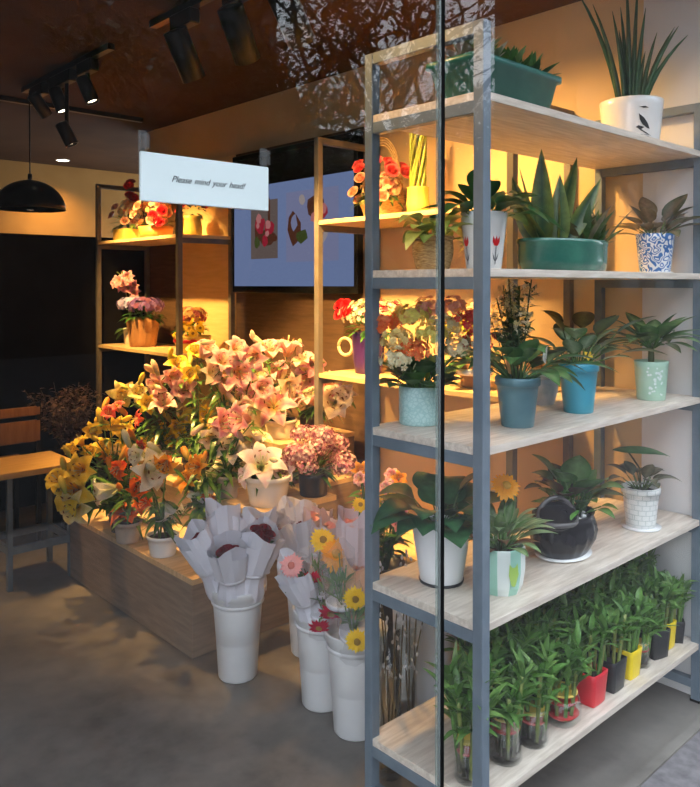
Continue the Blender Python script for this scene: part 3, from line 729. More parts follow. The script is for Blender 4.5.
def gerbera_mesh(c1, c2, eye):
    mb = MB()
    for ring, (n, L, up) in enumerate(((21, 1, .05), (17, .82, .22), (13, .5, .5))):
        for i in range(n):
            a = 2 * PI * i / n + ring * .13; d = V((math.cos(a), math.sin(a), up + rnd.uniform(-.06, .06)))
            mb.leaf((0, 0, .02 * ring), d, L * rnd.uniform(.84, 1.06), .3 * L if ring < 2 else .2, rnd.uniform(.0, .35), jit(mixc(c1, c2, .3 * ring), .07), c1, 4, .12, 1.15)
    mb.lathe([(.30, .06), (.27, .15), (.15, .2), (0, .19)], 14, col=eye)
    mb.lathe([(0, -.16), (.12, -.1), (.26, -.02), (.3, .02)], 10, col=(.08, .2, .04))
    return mb.mesh('gerbera', ['petal'])
ROSE = rose_mesh((.10, .002, .010), (.27, .006, .022), 1); ROSE_PINK = rose_mesh((.78, .25, .28), (.92, .62, .58), 2); ROSE_CORAL = rose_mesh((.80, .05, .07), (.93, .20, .18), 4)
ROSE_PEACH = rose_mesh((.90, .38, .25), (.95, .62, .42), 5); ROSE_RED = rose_mesh((.55, .005, .02), (.80, .03, .04), 6)
GERB_M = {'y': gerbera_mesh((.95, .66, .02), (.90, .50, .02), (.35, .2, .02)), 'o': gerbera_mesh((.95, .42, .01), (.92, .30, .01), (.6, .32, .02)), 'r': gerbera_mesh((.66, .01, .06), (.80, .06, .12), (.5, .3, .05)), 'pk': gerbera_mesh((.93, .42, .40), (.90, .60, .55), (.7, .2, .15))}

# ------------------------------------------------------------------ buckets with wrapped bouquets
BK = {1: ((.145, 1.236), 'white bucket of wrapped red roses in front of the plinth corner'), 2: ((.255, .88), 'white bucket in the middle of the three front buckets, under hanging red gerberas'), 3: ((.227, .682), 'white bucket nearest the plant rack holding yellow gerberas'), 4: ((.46, 1.20), 'white bucket half hidden behind the middle bucket')}
for n, ((x, y), lab) in BK.items():
    o = thing('flower_bucket', lab, 'bucket', (x, y, 0), 'white plastic flower buckets')
    h = .335; MB().lathe([(0, 0), (.068, 0), (.072, .006), (.088, h * .80), (.089, h * .81), (.094, h * .815), (.095, h * .90), (.101, h * .91), (.104, h - .006), (.106, h), (.100, h + .001), (.091, h * .82), (.070, .012), (0, .01)], 32).build('tub', 'white_plastic', o)
    MB().lathe([(.0955, h * .83), (.0985, h * .835), (.0985, h * .85), (.0955, h * .86)], 32).build('rim_band', 'white_plastic', o)
    MB().lathe([(0, .2), (.0815, .2)], 24).build('water', 'water', o)
BQ_LABEL = {
 'a': 'white paper-wrapped rose bouquet leaning far left out of the first bucket', 'b': 'white paper-wrapped rose bouquet standing at the back of the first bucket', 'c': 'white paper-wrapped rose bouquet front and centre in the first bucket',
 'd': 'white paper-wrapped bouquet with wide open red roses, right front of the first bucket', 'e': 'white paper-wrapped rose bouquet at the back right of the first bucket', 'f': 'white paper-wrapped rose bouquet leftmost in the half hidden bucket',
 'g': 'white paper-wrapped rose bouquet at the back of the half hidden bucket, left side', 'h': 'white paper-wrapped rose bouquet at the back of the half hidden bucket, right side', 'i': 'white paper-wrapped rose bouquet in the middle of the half hidden bucket',
 'j': 'pale pink paper-wrapped bouquet rightmost in the half hidden bucket', 'k': 'white wrapped pink gerbera bouquet leaning left over the middle bucket', 'l': 'clear-wrapped white bouquet behind the pink gerbera bouquet',
 'm': 'pale pink wrapped bouquet standing at the back of the middle bucket', 'n': 'clear cellophane bouquet with drooping red gerberas', 'o': 'clear cellophane bouquet with the large orange gerbera',
 'p': 'pink paper bouquet beside the rear left rack post', 'q': 'clear cellophane bouquet of yellow gerberas low in the nearest bucket', 'r': 'peach paper bouquet pressed against the rack post'}
def cone_wrap(L, w, jag, seed, flat=.78, lo=.054, tie=.42):
    r = random.Random(seed); ph = r.uniform(0, 6); n = 20; mb = MB(); vs = []; prof = [0, .12, .3, tie - .02, tie, tie + .03, .6, .78, .92, 1.0]
    for t in prof:
        R = lo + (.006 if t < tie else 0) + (w / 2 - lo) * max(0, (t - tie) / (1 - tie)) ** .8
        if t <= tie: R *= 1.05 - .25 * math.sin(PI * .5 * t / tie) * (1 if t > .2 else .3)
        for i in range(n):
            a = 2 * PI * i / n; k = max(0, (t - tie) / (1 - tie))
            q = 1 + (.08 * math.cos(3 * a + ph) + .04 * math.cos(7 * a + ph * 2)) * (.3 + k) + .035 * (1 if i % 2 else -1)
            z = t * L + k * jag * (math.cos(2 * a + ph) * .6 + .4 * math.cos(3 * a + 1))
            vs.append((R * q * math.cos(a), R * q * math.sin(a) * flat, z))
    m = len(prof)
    mb.add(vs, [[k * n + i, k * n + (i + 1) % n, (k + 1) * n + (i + 1) % n, (k + 1) * n + i] for k in range(m - 1) for i in range(n)], 0, False)
    return mb
def bouquet(n, key, T, w):
    (bx, by), _ = BK[n]; T = V(T) + V((0, 0, .018))
    lean = V((T.x - bx, T.y - by, 0)); B = V((bx, by, 0)) + lean.normalized() * min(.046, lean.length * .5); B.z = .318 if key not in 'nq' else .28
    d = T - B; L = d.length + .015; rr = random.Random(hash_s(key * 3))
    paper = 'cellophane' if key in 'lnoq' else 'pink_paper' if key in 'jmp' else 'peach_paper' if key == 'r' else 'wrap_paper'
    o = thing('wrapped_bouquet', BQ_LABEL[key], 'bouquet', B, 'wrapped bouquets in the buckets')
    o.rotation_mode = 'QUATERNION'; o.rotation_quaternion = face_quat(d, rr.uniform(0, 6))
    tie = .40
    cone_wrap(L, w * .98, .03, hash_s(key), tie=tie).build('wrapping_paper', paper, o)
    # folded outer collar, open at the front
    if paper != 'cellophane':
        mb = cone_wrap(L * .90, w * 1.02, .024, hash_s(key) + 5, tie=tie / .90, lo=.057)
        mb.build('paper_collar', paper, o)
    MB().lathe([(.055, tie * L - .008), (.056, tie * L + .006)], 20, sy=.82).lathe([(.006, tie * L - .01), (.014, tie * L), (.006, tie * L + .01)], 8, c=(.055, 0, 0)).build('ribbon', 'ribbon_white', o)
    st = MB()
    heads = []
    if key in 'abcdefghi':
        for j in range(6 if key != 'd' else 7):
            a = 2 * PI * j / 5; q = (0 if j == 5 else .18) * w
            heads.append((V((q * math.cos(a), q * .8 * math.sin(a), L * (.80 if key != 'd' else .93) + rr.uniform(-.012, .012))), ROSE, .024, 'rose'))
    elif key in 'jmpr':
        for j in range(4):
            a = 2 * PI * j / 4 + .4; heads.append((V((.22 * w * math.cos(a), .2 * w * math.sin(a), L * .88)), ROSE_PINK if key != 'r' else ROSE_PEACH, .022, 'rose'))
    for p, me, s, nm in heads:
        ob = link(nm, me, o, p, face_quat(V((p.x * 2, p.y * 2, .35)), rr.uniform(0, 6))); ob.scale = (s, s, s)
        st.tube([(p.x * .12, p.y * .12, -.14), (p.x * .3, p.y * .3, L * tie), p], .0022, 5, 0, (.08, .2, .04))
        st.leaf(p.lerp(V((0, 0, L * tie)), .3), V((p.x, p.y, .03)), .05, .025, .2, (.04, .14, .03))
    if not heads:
        for j in range(7):
            a = j * .9; st.tube([(0, 0, -.12), (.008 * math.cos(a), .008 * math.sin(a), L * tie), (.26 * w * math.cos(a), .2 * w * math.sin(a), L * rr.uniform(.75, .95))], .002, 5, 0, (.10, .24, .06))
            st.leaf((.1 * w * math.cos(a), .1 * w * math.sin(a), L * .6), (math.cos(a), math.sin(a), 1), .07, .02, .2, jit((.10, .22, .08)))
    st.build('stems', 'leaf', o)
    return o
noisy('peach_paper', (.72, .42, .26), (.80, .52, .34), 7, rough=.6)
BQO = {}
for n, key, T, w in BOUQUETS: BQO[key] = bouquet(n, key, T, w)
bpy.context.view_layer.update()
GB = [('l', 'y'), ('o', 'o'), ('p', 'y'), ('o', 'r'), ('n', 'r'), ('n', 'r'), ('q', 'y'), ('q', 'y'), ('k', 'pk')]
for (c, P, R, n), (key, _) in zip(GERB, GB):
    # each gerbera belongs to its bouquet: head and its own stem
    par = BQO[key]; inv = par.matrix_world.inverted(); P = V(P) + TOCAM * (.085 if c == 'o' else .03)
    dw = (TOCAM + V((rnd.uniform(-.2, .2), 0, -.25 if P.z < .48 else .3))).normalized()
    if c == 'r': dw = (V((-.55, -.5, -.55))).normalized()
    p = inv @ P; d = inv.to_3x3() @ dw
    hd = link('gerbera', GERB_M[c], par, p, face_quat(d)); R *= 1.25 if c == 'o' else 1.1; hd.scale = (R, R, R)
    mid = V((0, 0, par_len * .75)) if False else p * .55 + V((0, 0, p.length * .22))
    MB().tube([(0, 0, .02), V((0, 0, .12)), mid, p - d * R * .5 + V((0, 0, .01)), p - d * R * .1], .0028, 6, 0, (.14, .28, .07)).build('gerbera_stem', 'leaf', par)
# cluster of pink petals printed flower on bouquet k is the gerbera itself

# mixed flowers in a dark bucket behind the rack's rear post
o = thing('flower_bucket', 'dark bucket of leafy orange and pink flowers behind the rear left rack post', 'bucket', (.615, .97, 0))
MB().lathe([(0, 0), (.07, 0), (.075, .006), (.10, .36), (.106, .365), (.106, .38), (.097, .379), (.09, .33), (0, .32)], 28).build('tub', 'dark_pot', o)
mb = MB(); st = MB(); rr = random.Random(12)
for i in range(22):
    a_ = rr.uniform(0, 6.3); e = V((math.cos(a_) * rr.uniform(.02, .14), math.sin(a_) * rr.uniform(.02, .14), rr.uniform(.52, .76))); p = V((e.x * .3, e.y * .3, .3))
    st.tube([p, p.lerp(e, .6) + V((0, 0, .03)), e], .003, 5, 0, (.1, .22, .05))
    for q in range(6): mb.leaf(p.lerp(e, rr.uniform(.35, .95)), (math.cos(a_ + q * 1.9), math.sin(a_ + q * 1.9), rr.uniform(.1, .8)), rr.uniform(.06, .11), .028, .4, jit(rr.choice(GR), .3), None, 5)
    k_ = ('o2', 'p2', 'p', 'y', 'o2', 'p2')[i % 6]
    ob = link('lily_bloom', BLOOM[k_][i % 3], o, e, face_quat(TOCAM + rdir() * .8, rr.uniform(0, 6))); ob.scale = (.042,) * 3
st.build('stems', 'leaf', o); mb.build('foliage', 'leaf', o)

# ------------------------------------------------------------------ tall glass vases with catkin branches behind the rack
def glass_vase(x, y, r, h, label, twigs, seed):
    o = thing('glass_vase', label, 'vase', (x, y, 0), 'tall glass vases behind the rack')
    MB().lathe([(0, .002), (r * .9, 0), (r, .006), (r, h), (r - .004, h), (r - .004, .022), (0, .02)], 28).build('glass', 'jar_glass', o)
    MB().lathe([(0, .023), (r - .006, .023), (r - .006, h * .42), (0, h * .42)], 24).build('water', 'water', o)
    rr = random.Random(seed); mb = MB(); ck = MB()
    for j in range(twigs):
        a = rr.uniform(0, 6); p = V((rr.uniform(-.4, .4) * r, rr.uniform(-.4, .4) * r, .03)); d = V((math.cos(a) * .07, math.sin(a) * .07, 1)); pts = [p]
        for k in range(9):
            pts.append(pts[-1] + d * .066 + V((rr.uniform(-1, 1), rr.uniform(-1, 1), 0)) * .007)
            if k > 2:
                for q in range(2): ck.lathe([(0, 0), (.0042, .005), (.0036, .012), (0, .017)], 6, c=pts[-1] + V((rr.uniform(-.008, .008), rr.uniform(-.008, .008), rr.uniform(-.03, .03))), M=Matrix.Rotation(rr.uniform(-.6, .6), 3, 'X'), col=(.72, .68, .66))
        mb.tube(pts, [.004 - .0003 * k for k in range(len(pts))], 5, 0, (.16, .12, .06))
    mb.build('branches', 'dry', o); t = ck.build('catkins', 'dry', o); t['kind'] = 'stuff'
glass_vase(.142, .445, .035, .44, 'tall glass vase of silvery catkin branches next to the rear left rack post', 5, 3)
glass_vase(.218, .45, .034, .42, 'tall glass vase with bare green-brown stems beside the catkin vase', 4, 8)
o = thing('flower_bucket', 'tall white bucket standing behind the bottom shelf of the rack', 'bucket', (.405, .545, 0))
MB().lathe([(0, 0), (.085, 0), (.09, .006), (.103, .40), (.110, .405), (.112, .445), (.106, .446), (.096, .39), (.085, .015), (0, .012)], 32).build('tub', 'white_plastic', o)
MB().lathe([(.1115, .415), (.1145, .42), (.1145, .435), (.112, .44)], 32).build('rim_band', 'white_plastic', o)

# ------------------------------------------------------------------ plants on the grey rack
S1, S2, S3, S4, S5 = 1.912, 1.491, 1.063, .6386, .2076
PG = 'potted plants on the grey rack'
def potted(label, loc, cat='potted plant', name='potted_plant'): return thing(name, label, cat, loc, PG)
def facing(x, y): return math.atan2(-1.129 - y, -1.4726 - x)

# top shelf: long green trough of succulents
o = potted('long dark green trough of low succulents on the top shelf', (.208, .115, S1), 'planter', 'trough_planter')
mb = MB(); hw0, hd0, hw1, hd1, h, t = .165, .07, .192, .09, .108, .008
def rr_(hx, hy, z, c=.03, n=5):
    pts = []
    for (sx_, sy_, a0) in ((1, 1, 0), (-1, 1, PI / 2), (-1, -1, PI), (1, -1, 3 * PI / 2)):
        for k in range(n): a = a0 + PI / 2 * k / (n - 1); pts.append((sx_ * (hx - c) + c * math.cos(a), sy_ * (hy - c) + c * math.sin(a), z))
    return pts
rings = [rr_(hw0 - .01, hd0 - .01, 0), rr_(hw0, hd0, .006), rr_(hw1 - .006, hd1 - .006, h - .016), rr_(hw1 + .003, hd1 + .003, h - .014), rr_(hw1 + .003, hd1 + .003, h), rr_(hw1 - t, hd1 - t, h), rr_(hw0 + .012, hd0 + .008, h * .7)]
vs = [p for r in rings for p in r]; m_ = len(rings[0])
mb.add(vs, [[k * m_ + i, k * m_ + (i + 1) % m_, (k + 1) * m_ + (i + 1) % m_, (k + 1) * m_ + i] for k in range(len(rings) - 1) for i in range(m_)] + [list(range(m_ - 1, -1, -1)), [6 * m_ + i for i in range(m_)]], 0, True)
mb.build('trough', 'green_trough', o)
MB().box((0, 0, h * .79), (.32, .135, .02)).build('soil', 'soil', o)
def succulent(parent, cx, cy, z, n, L, W, cols, seed, name='succulent_foliage', up=(.35, 1.35), droop=.1):
    rr = random.Random(seed); mb = MB()
    for i in range(n):
        a = i * 2.4; e = rr.uniform(*up); d = V((math.cos(a) * math.cos(e), math.sin(a) * math.cos(e), math.sin(e)))
        mb.leaf(V((cx, cy, z)) + d * .006, d, L * rr.uniform(.7, 1.1), W, droop, jit(rr.choice(cols)), None, 5, .3, .85)
    return mb.build(name, 'leaf', parent)
succulent(o, -.12, -.01, h * .85, 34, .105, .036, [(.75, .55, .42), (.42, .32, .18), (.25, .3, .14)], 1, 'brown_rosette')
for i, (cx, cy) in enumerate(((-.04, .02), (.03, -.02), (.09, .01), (.13, -.02), (.06, .035))): succulent(o, cx, cy, h * .85, 30, .092, .026, GR + [(.16, .30, .08)], 5 + i, 'succulent_rosette', (.3, 1.4))
succulent(o, -.075, -.03, h * .85, 20, .09, .03, [(.45, .45, .3), (.2, .28, .14)], 31, 'succulent_rosette')

# top shelf: white pot with a spiky cylindrical plant
o = potted('tall spiky plant with thin upright leaves in a white pot with black print, top right', (.985, .13, S1))
pot_mb(.088, .103, .155, rim=0).build('pot', 'white_glaze', o); soil_part(o, .095, .13)
rr = random.Random(2); mb = MB()
for i, (lean, az, L) in enumerate([(.05, 0, .40), (.12, 2.2, .33), (.10, 4.0, .36), (.16, 5.3, .30), (.45, 2.75, .42), (.36, 3.1, .34), (.50, 6.1, .26), (.58, 5.7, .25), (.75, 5.9, .24), (.3, 5.6, .22), (.22, 3.4, .30), (.18, 1.0, .32), (.12, 2.9, .14), (.2, 5.5, .16), (.08, 5.0, .28), (.14, 2.5, .25), (.06, 3.6, .43)]):
    lean *= .72; ax = az - .745; u = V((math.cos(ax), math.sin(ax), 0)); p = u * .035 * min(1, lean * 4) + V((0, 0, .13)); pts = [p + (u * math.sin(lean * (.45 + .55 * k / 6)) + V((0, 0, math.cos(lean * (.45 + .55 * k / 6))))) * (L + .03) * k / 6 for k in range(7)]
    mb.tube(pts, [.0085, .009, .0085, .0075, .006, .0042, .0008], 7, 0, jit(rr.choice([(.03, .10, .035), (.04, .13, .045), (.05, .11, .03)])))
mb.build('spiky_leaves', 'leaf', o)
mb = MB(); fa = facing(.985, .13) + .42; PR = lambda z: .088 + .015 * z / .155
for (u0, v0, pts) in ((0, .118, [(-.016, -.002), (-.002, .003), (.016, .001), (.004, -.003)]), (.0, .068, [(-.022, -.020), (-.014, -.002), (.0, .016), (.018, .030), (.014, .010), (.004, -.006), (-.010, -.016)]), (-.02, .05, [(-.004, .004), (.016, .010), (.024, .004), (.008, -.004)]), (0, .04, [(-.030, -.014), (-.012, -.004), (.006, .006), (.022, .016), (.024, .014), (.008, .002), (-.012, -.008)])):
    decal(mb, PR, fa + u0, v0, pts, 0)
mb.build('printed_motif', 'ink', o)
mb = MB()
for k in range(4): decal(mb, PR, fa + .04, .03 - k * .0045, [(-.018 + .002 * k, -.0009), (.016 - .001 * k, .0006), (.016 - .001 * k, .002), (-.018 + .002 * k, .0005)], 0)
mb.build('printed_lines', 'grey_ink', o)

# second shelf
o = potted('yellow-green leafy plant in a woven wicker basket on the second shelf', (.075, .22, S2))
pot_mb(.042, .052, .082, mod=lambda a, z: 1 + .03 * math.sin(14 * a) * (1 if int(z * 90) % 2 else -1), seg=56, belly=.006).build('basket', 'wicker', o); soil_part(o, .046, .068)
MB().lathe([(.052, .078), (.058, .082), (.056, .09), (.05, .088)], 30).build('basket_rim', 'wicker', o)
rosette(o, .07, 13, .105, .052, [(.30, .40, .05), (.18, .32, .05), (.42, .48, .10)], (.42, .48, .14), (.15, 1.2), .05, .7, 1, 3)
o = potted('dark leafy plant in a white pot with red tulip print behind the near rack post', (.165, .12, S2))
PV = lambda z: .046 + .016 * z / .15
pot_mb(.046, .062, .15).build('pot', 'white_glaze', o); soil_part(o, .056, .13)
rosette(o, .125, 17, .13, .055, DK, (.03, .12, .03), (.2, 1.35), .06, .55, 1, 8)
mb = MB(); st = MB(); fa = facing(.165, .12)
for uo in (.62, -.18, -1.0):
    for pts in ([(-.010, .026), (-.011, .010), (-.005, .0), (.005, .0), (.011, .010), (.010, .026), (.004, .014), (0, .027), (-.004, .014)],): decal(mb, PV, fa + uo, .062, pts, 0)
    decal(st, PV, fa + uo, .03, [(-.0012, -.016), (.0012, -.016), (.0012, .032), (-.0012, .032)], 0)
    for sg in (-1, 1): decal(st, PV, fa + uo, .02, [(0, 0), (sg * .006, .008), (sg * .010, .024), (sg * .003, .012)], 0)
mb.build('tulip_print', 'red_print', o); st.build('tulip_stem_print', 'grey_ink', o)
MB().box((-.03, -.035, .19), (.028, .002, .05), Matrix.Rotation(.6, 3, 'Z') @ Matrix.Rotation(-.2, 3, 'X')).build('plant_tag', 'white_plastic', o)
o = potted('small yellowing plant in a dark blue pot behind the oval green bowl', (.41, .31, S2))
pot_mb(.034, .045, .07).build('pot', 'blue_pot', o); soil_part(o, .04, .058)
rosette(o, .06, 14, .06, .022, [(.55, .42, .05), (.35, .36, .06)], None, (.3, 1.3), .03, .4, 1, 14)
o = potted('long oval green bowl of snake plant and succulents on the second shelf', (.545, .115, S2), 'planter', 'oval_planter')
pr = [(0, 0), (.172, 0), (.184, .006), (.192, .03), (.192, .075), (.196, .08), (.196, .092), (.186, .093), (.18, .074), (0, .07)]
MB().lathe(pr, 48, sy=.5).build('bowl', 'green_glaze', o); soil_part(o, .176, .074, 1, .5)
mb = MB(); rr = random.Random(6)
for i, (x, y, L, W, lean, az) in enumerate([(-.09, .0, .17, .05, .30, 3.0), (-.07, .02, .20, .055, .12, 4.2), (-.05, -.02, .15, .05, .05, 1), (-.04, .01, .20, .05, .30, .2), (-.10, -.02, .12, .045, .6, 2.8), (-.03, -.02, .16, .048, .48, 6.1), (-.075, -.03, .11, .045, .2, 4.5), (-.02, .02, .13, .045, .4, .5), (-.09, .03, .16, .05, .35, 2.2)]):
    ax = az - .6; d = V((math.cos(ax) * math.sin(lean), math.sin(ax) * math.sin(lean), math.cos(lean))); sd = V((math.cos(ax + 1.2 + .3 * i), math.sin(ax + 1.2 + .3 * i), 0))
    mb.leaf((x * 1.15, y, .07), d, L * 1.45, W * 1.25, .02, (.20, .25, .06), (.016, .075, .032), 9, .25, .6, side=sd)
mb.build('snake_plant', 'leaf', o)
mb = MB()
for i in range(90):
    p = V((rr.uniform(-.0, .15), rr.uniform(-.05, .05), .07)); e = rr.uniform(.5, 1.5); a = rr.uniform(0, 6.3)
    mb.leaf(p, (math.cos(a) * math.cos(e), math.sin(a) * math.cos(e), math.sin(e)), rr.uniform(.08, .175), .026, .15, jit(rr.choice([(.08, .16, .05), (.12, .2, .05), (.2, .17, .08), (.06, .13, .05)])), None, 5, .25, .8)
mb.build('succulent_foliage', 'leaf', o)
o = potted('brown-green spreading plant in a blue and white patterned pot', (1.10, .10, S2))
pot_mb(.05, .064, .135).build('pot', 'blue_maze', o); soil_part(o, .058, .115)
MB().lathe([(0, -.0), (.056, 0), (.06, .006), (.0, .007)], 24).build('saucer', 'white_glaze', o)
rosette(o, .115, 12, .13, .06, [(.10, .12, .05), (.16, .13, .07), (.07, .11, .04)], (.28, .2, .12), (.15, 1.3), .07, .3, 1, 21)

# third shelf
o = potted('mixed orange, yellow and red flowers in a pale turquoise embossed pot', (.13, .315, S3), 'potted flower')
pot_mb(.058, .06, .105).build('pot', 'turquoise_emboss', o); soil_part(o, .055, .088)
rosette(o, .09, 30, .07, .062, DK + GR, None, (.3, 1.4), .05, .25, 1, 33, r=.02, peak=.9)
st = MB()
heads = [(-.02, -.06, .22, 'y'), (-.085, .01, .20, 'yo'), (-.09, .05, .245, 'or'), (-.02, 0, .265, 'y'), (.03, -.07, .24, 'wh'), (.08, -.11, .25, 'rd'), (.10, -.12, .20, 'rd'), (-.055, -.03, .17, 'or'), (.04, .0, .285, 'pk'), (-.1, -.01, .15, 'wh'), (.0, .06, .26, 'yo'), (.09, -.04, .285, 'pk'), (.05, -.09, .18, 'wh')]
KP = {'y': (.93, .88, .22), 'yo': (.93, .74, .30), 'or': (.90, .16, .05), 'wh': (.85, .80, .52), 'rd': (.80, .02, .07), 'pk': (.92, .42, .35)}
for x, y, z, k in heads:
    mb = MB(); cc = V((x, y, z + .035)); st.tube([(x * .2, y * .2, .09), (x * .5, y * .5, .16), (x, y, z - .02)], .0022, 5, 0, (.09, .2, .05))
    for i in range(60):
        d = rdir(-.5, 1); mb.floret(cc + V((d.x * .046, d.y * .046, d.z * .034)) * rnd.uniform(.5, 1.15), d, .0115, jit(KP[k], .12), 5, mixc(KP[k], (.8, .5, .1), .4))
    mb.build('flower_cluster', 'petal', o)
st.build('stems', 'leaf', o)
o = potted('dark leaved plant with tall white flower spray in a translucent grey-teal pot', (.298, .105, S3))
pot_mb(.044, .06, .135, rim=.002).build('pot', 'teal_grey', o); soil_part(o, .054, .115)
rosette(o, .115, 19, .15, .056, DK, None, (.45, 1.35), .09, .5, 1, 41)
mb = MB(); ft = MB(); rr = random.Random(9)
for j in range(13):
    x, y = rr.uniform(-.03, .05), rr.uniform(-.02, .05); L = rr.uniform(.20, .30); pts = [V((x * .3, y * .3, .11)), V((x, y, .11 + L * .6)), V((x * 1.6, y * 1.6, .11 + L))]
    mb.tube(pts, .0018, 4, 0, (.10, .14, .05))
    for q in range(26):
        p = pts[1].lerp(pts[2], rr.random()) + rdir() * .016; ft.floret(p, rdir(), .0075, rr.choice([(.80, .72, .50), (.72, .6, .3), (.5, .42, .15)]), 4)
    for q in range(11):
        p = pts[0].lerp(pts[2], rr.uniform(.3, .95)); mb.leaf(p, rdir(-.1, .8), .045, .016, .2, jit((.05, .11, .03)))
mb.build('spray_stems', 'leaf', o); t = ft.build('white_florets', 'petal', o); t['kind'] = 'stuff'
# white spathe
mb = MB(); mb.leaf((.06, -.05, .17), (.1, -.05, 1), .05, .022, 0, (.8, .82, .75), None, 6, .5, .8); mb.build('white_spathe', 'petal', o)
o = potted('silvery green leaved plant with one dark drooping leaf in a bright turquoise pot', (.630, .115, S3))
pot_mb(.044, .059, .15, rim=.002).build('pot', 'turquoise', o); soil_part(o, .053, .128)
rosette(o, .128, 9, .125, .06, [(.05, .15, .04), (.09, .2, .06)], (.32, .44, .28), (.5, 1.35), .08, .45, 1, 52)
rosette(o, .128, 12, .14, .06, [(.028, .035, .02), (.045, .05, .025), (.03, .07, .025)], None, (.35, 1.4), .13, .35, 1, 58, 'dark_foliage')
mb = MB(); mb.floret((-.015, -.04, .175), (-.6, -.6, .3), .016, (.88, .62, .04), 5); mb.build('yellow_flower', 'petal', o)
o = potted('small round grey and white marbled pot with orange foliage, between the two teal pots', (.685, .285, S3))
pot_mb(.042, .054, .10, rim=.002, belly=.008).build('pot', 'grey_blue_pot', o); soil_part(o, .048, .084)
rosette(o, .086, 12, .085, .05, [(.75, .40, .10), (.66, .33, .08), (.5, .32, .12)], None, (.3, 1.4), .03, .3, 1, 63)
o = potted('variegated green plant in a pale green pot at the right end of third shelf', (1.045, .085, S3))
pot_mb(.046, .056, .13).build('pot', 'pale_green', o); soil_part(o, .05, .112)
MB().tube([(0, 0, .11), (.003, .002, .16), (-.002, 0, .19)], [.011, .01, .008], 8, 0, (.12, .14, .06)).build('stem', 'leaf', o)
rosette(o, .175, 20, .15, .058, [(.04, .12, .035), (.06, .16, .04)], (.24, .36, .16), (.2, 1.45), .04, .35, 1, 71)
mb = MB()
for k in range(26):
    a = facing(1.04, .08) + .25 + rnd.uniform(-.55, .55); v = rnd.uniform(.02, .11); s_ = rnd.uniform(.003, .006)
    decal(mb, lambda z: .046 + .01 * z / .13, a, v, [(s_ * math.cos(q * 1.26), s_ * math.sin(q * 1.26)) for q in range(5)], 0)
mb.build('white_print', 'mint_white', o)

# fourth shelf
o = potted('big leaved dark green plant in a tapered white pot, left end of fourth shelf', (.135, .24, S4))
pot_mb(.058, .083, .165, rim=0).build('pot', 'white_plastic', o); soil_part(o, .075, .14)
MB().lathe([(0, 0), (.060, 0), (.0625, .008), (.0, .009)], 24).build('saucer', 'dark_pot', o)
rosette(o, .14, 17, .135, .10, [(.03, .11, .045), (.045, .14, .05), (.025, .09, .04)], (.05, .16, .06), (.35, 1.4), .085, .45, 1, 80, peak=.6)
rosette(o, .15, 4, .09, .06, [(.16, .34, .05), (.12, .3, .05)], None, (.0, .6), .05, .5, 1, 85, 'young_leaves', peak=.65)
o = potted('leafy plant with one orange gerbera in a mint striped faceted pot', (.205, .095, S4), 'potted flower')
prf = [(0, 0), (.052, 0), (.060, .02), (.066, .06), (.066, .12), (.062, .122), (.058, .1), (0, .098)]
mb = MB().lathe(prf, 12, smooth=False, facemi=lambda i: (i // 1) % 2); mb.build('pot', ['mint', 'mint_white'], o); soil_part(o, .056, .104)
mb = MB(); fa = facing(.205, .095) + .55
for uo in (0, -1.3): decal(mb, lambda z: .0665, fa + uo, .06, [(-.012, .03), (-.016, .0), (-.004, -.03), (.006, -.028), (.014, .0), (.012, .03), (.004, .02), (-.004, .02)], 0)
mb.build('green_print', 'lime_print', o)
rosette(o, .105, 28, .115, .028, [(.07, .2, .04), (.16, .28, .09), (.22, .32, .14)], (.30, .40, .2), (.4, 1.4), .06, .3, 1, 91)
rosette(o, .105, 6, .09, .032, [(.16, .03, .03), (.2, .05, .03)], None, (.3, 1.1), .03, .4, 1, 95, 'red_leaves')
hd = link('orange_gerbera', GERB_M['o'], o, V((.055, .02, .262)), face_quat((-.35, -.5, .6))); hd.scale = (.046,) * 3
MB().tube([(0, 0, .10), (.02, .0, .18), (.05, .022, .255)], .003, 6, 0, (.14, .26, .06)).build('gerbera_stem', 'leaf', o)
o = potted('large leaved plant in a glossy black ribbed boat-shaped planter with a curled lip', (.565, .125, S4), 'planter', 'boat_planter')
bp = [(0, .004), (.07, .004), (.082, .012), (.105, .05), (.112, .08), (.104, .108), (.098, .118), (.104, .128), (.096, .129), (.09, .11), (0, .1)]
MB().lathe(bp, 72, sx=1.08, sy=.80, mod=lambda a, z: 1 + (.028 * math.cos(18 * a) if .03 < z < .105 else 0)).build('bowl', 'black_glaze', o)
MB().lathe([(0, 0), (.08, 0), (.095, .005), (.096, .008), (0, .006)], 32, sx=1.05, sy=.8).build('saucer', 'white_glaze', o)
soil_part(o, .098, .112, 1.0, .76, 'dark_pebbles', 'dark_pot')
cm = Matrix.Rotation(-.30, 3, 'Y') @ Matrix.Rotation(.40, 3, 'X')
pts = [V((-.085, -.035, .145)) + cm @ V((.062 * math.cos(a), .052 * math.sin(a), .012 * math.sin(a * 2))) for a in [2 * PI * k / 28 for k in range(29)]]
MB().tube(pts, .0075, 8).build('curled_lip', 'grey_lip', o)
MB().lathe([(.060, 0), (.058, -.012), (.05, -.028), (.03, -.038), (.0, -.04)], 28, c=(-.085, -.035, .145), sy=.84, M=cm).build('spout', 'black_glaze', o)
mb = MB()
for x, y in ((.03, -.05), (.06, -.03), (-.01, -.06)): mb.lathe([(0, 0), (.009, .004), (.007, .011), (0, .013)], 8, c=(x, y, .113))
mb.build('white_pebbles', 'white_glaze', o)
rosette(o, .112, 6, .13, .095, [(.06, .17, .04), (.09, .22, .06), (.12, .25, .09)], (.16, .29, .12), (.7, 1.4), .085, .45, 1, 104, cen=(.045, 0), peak=.6)
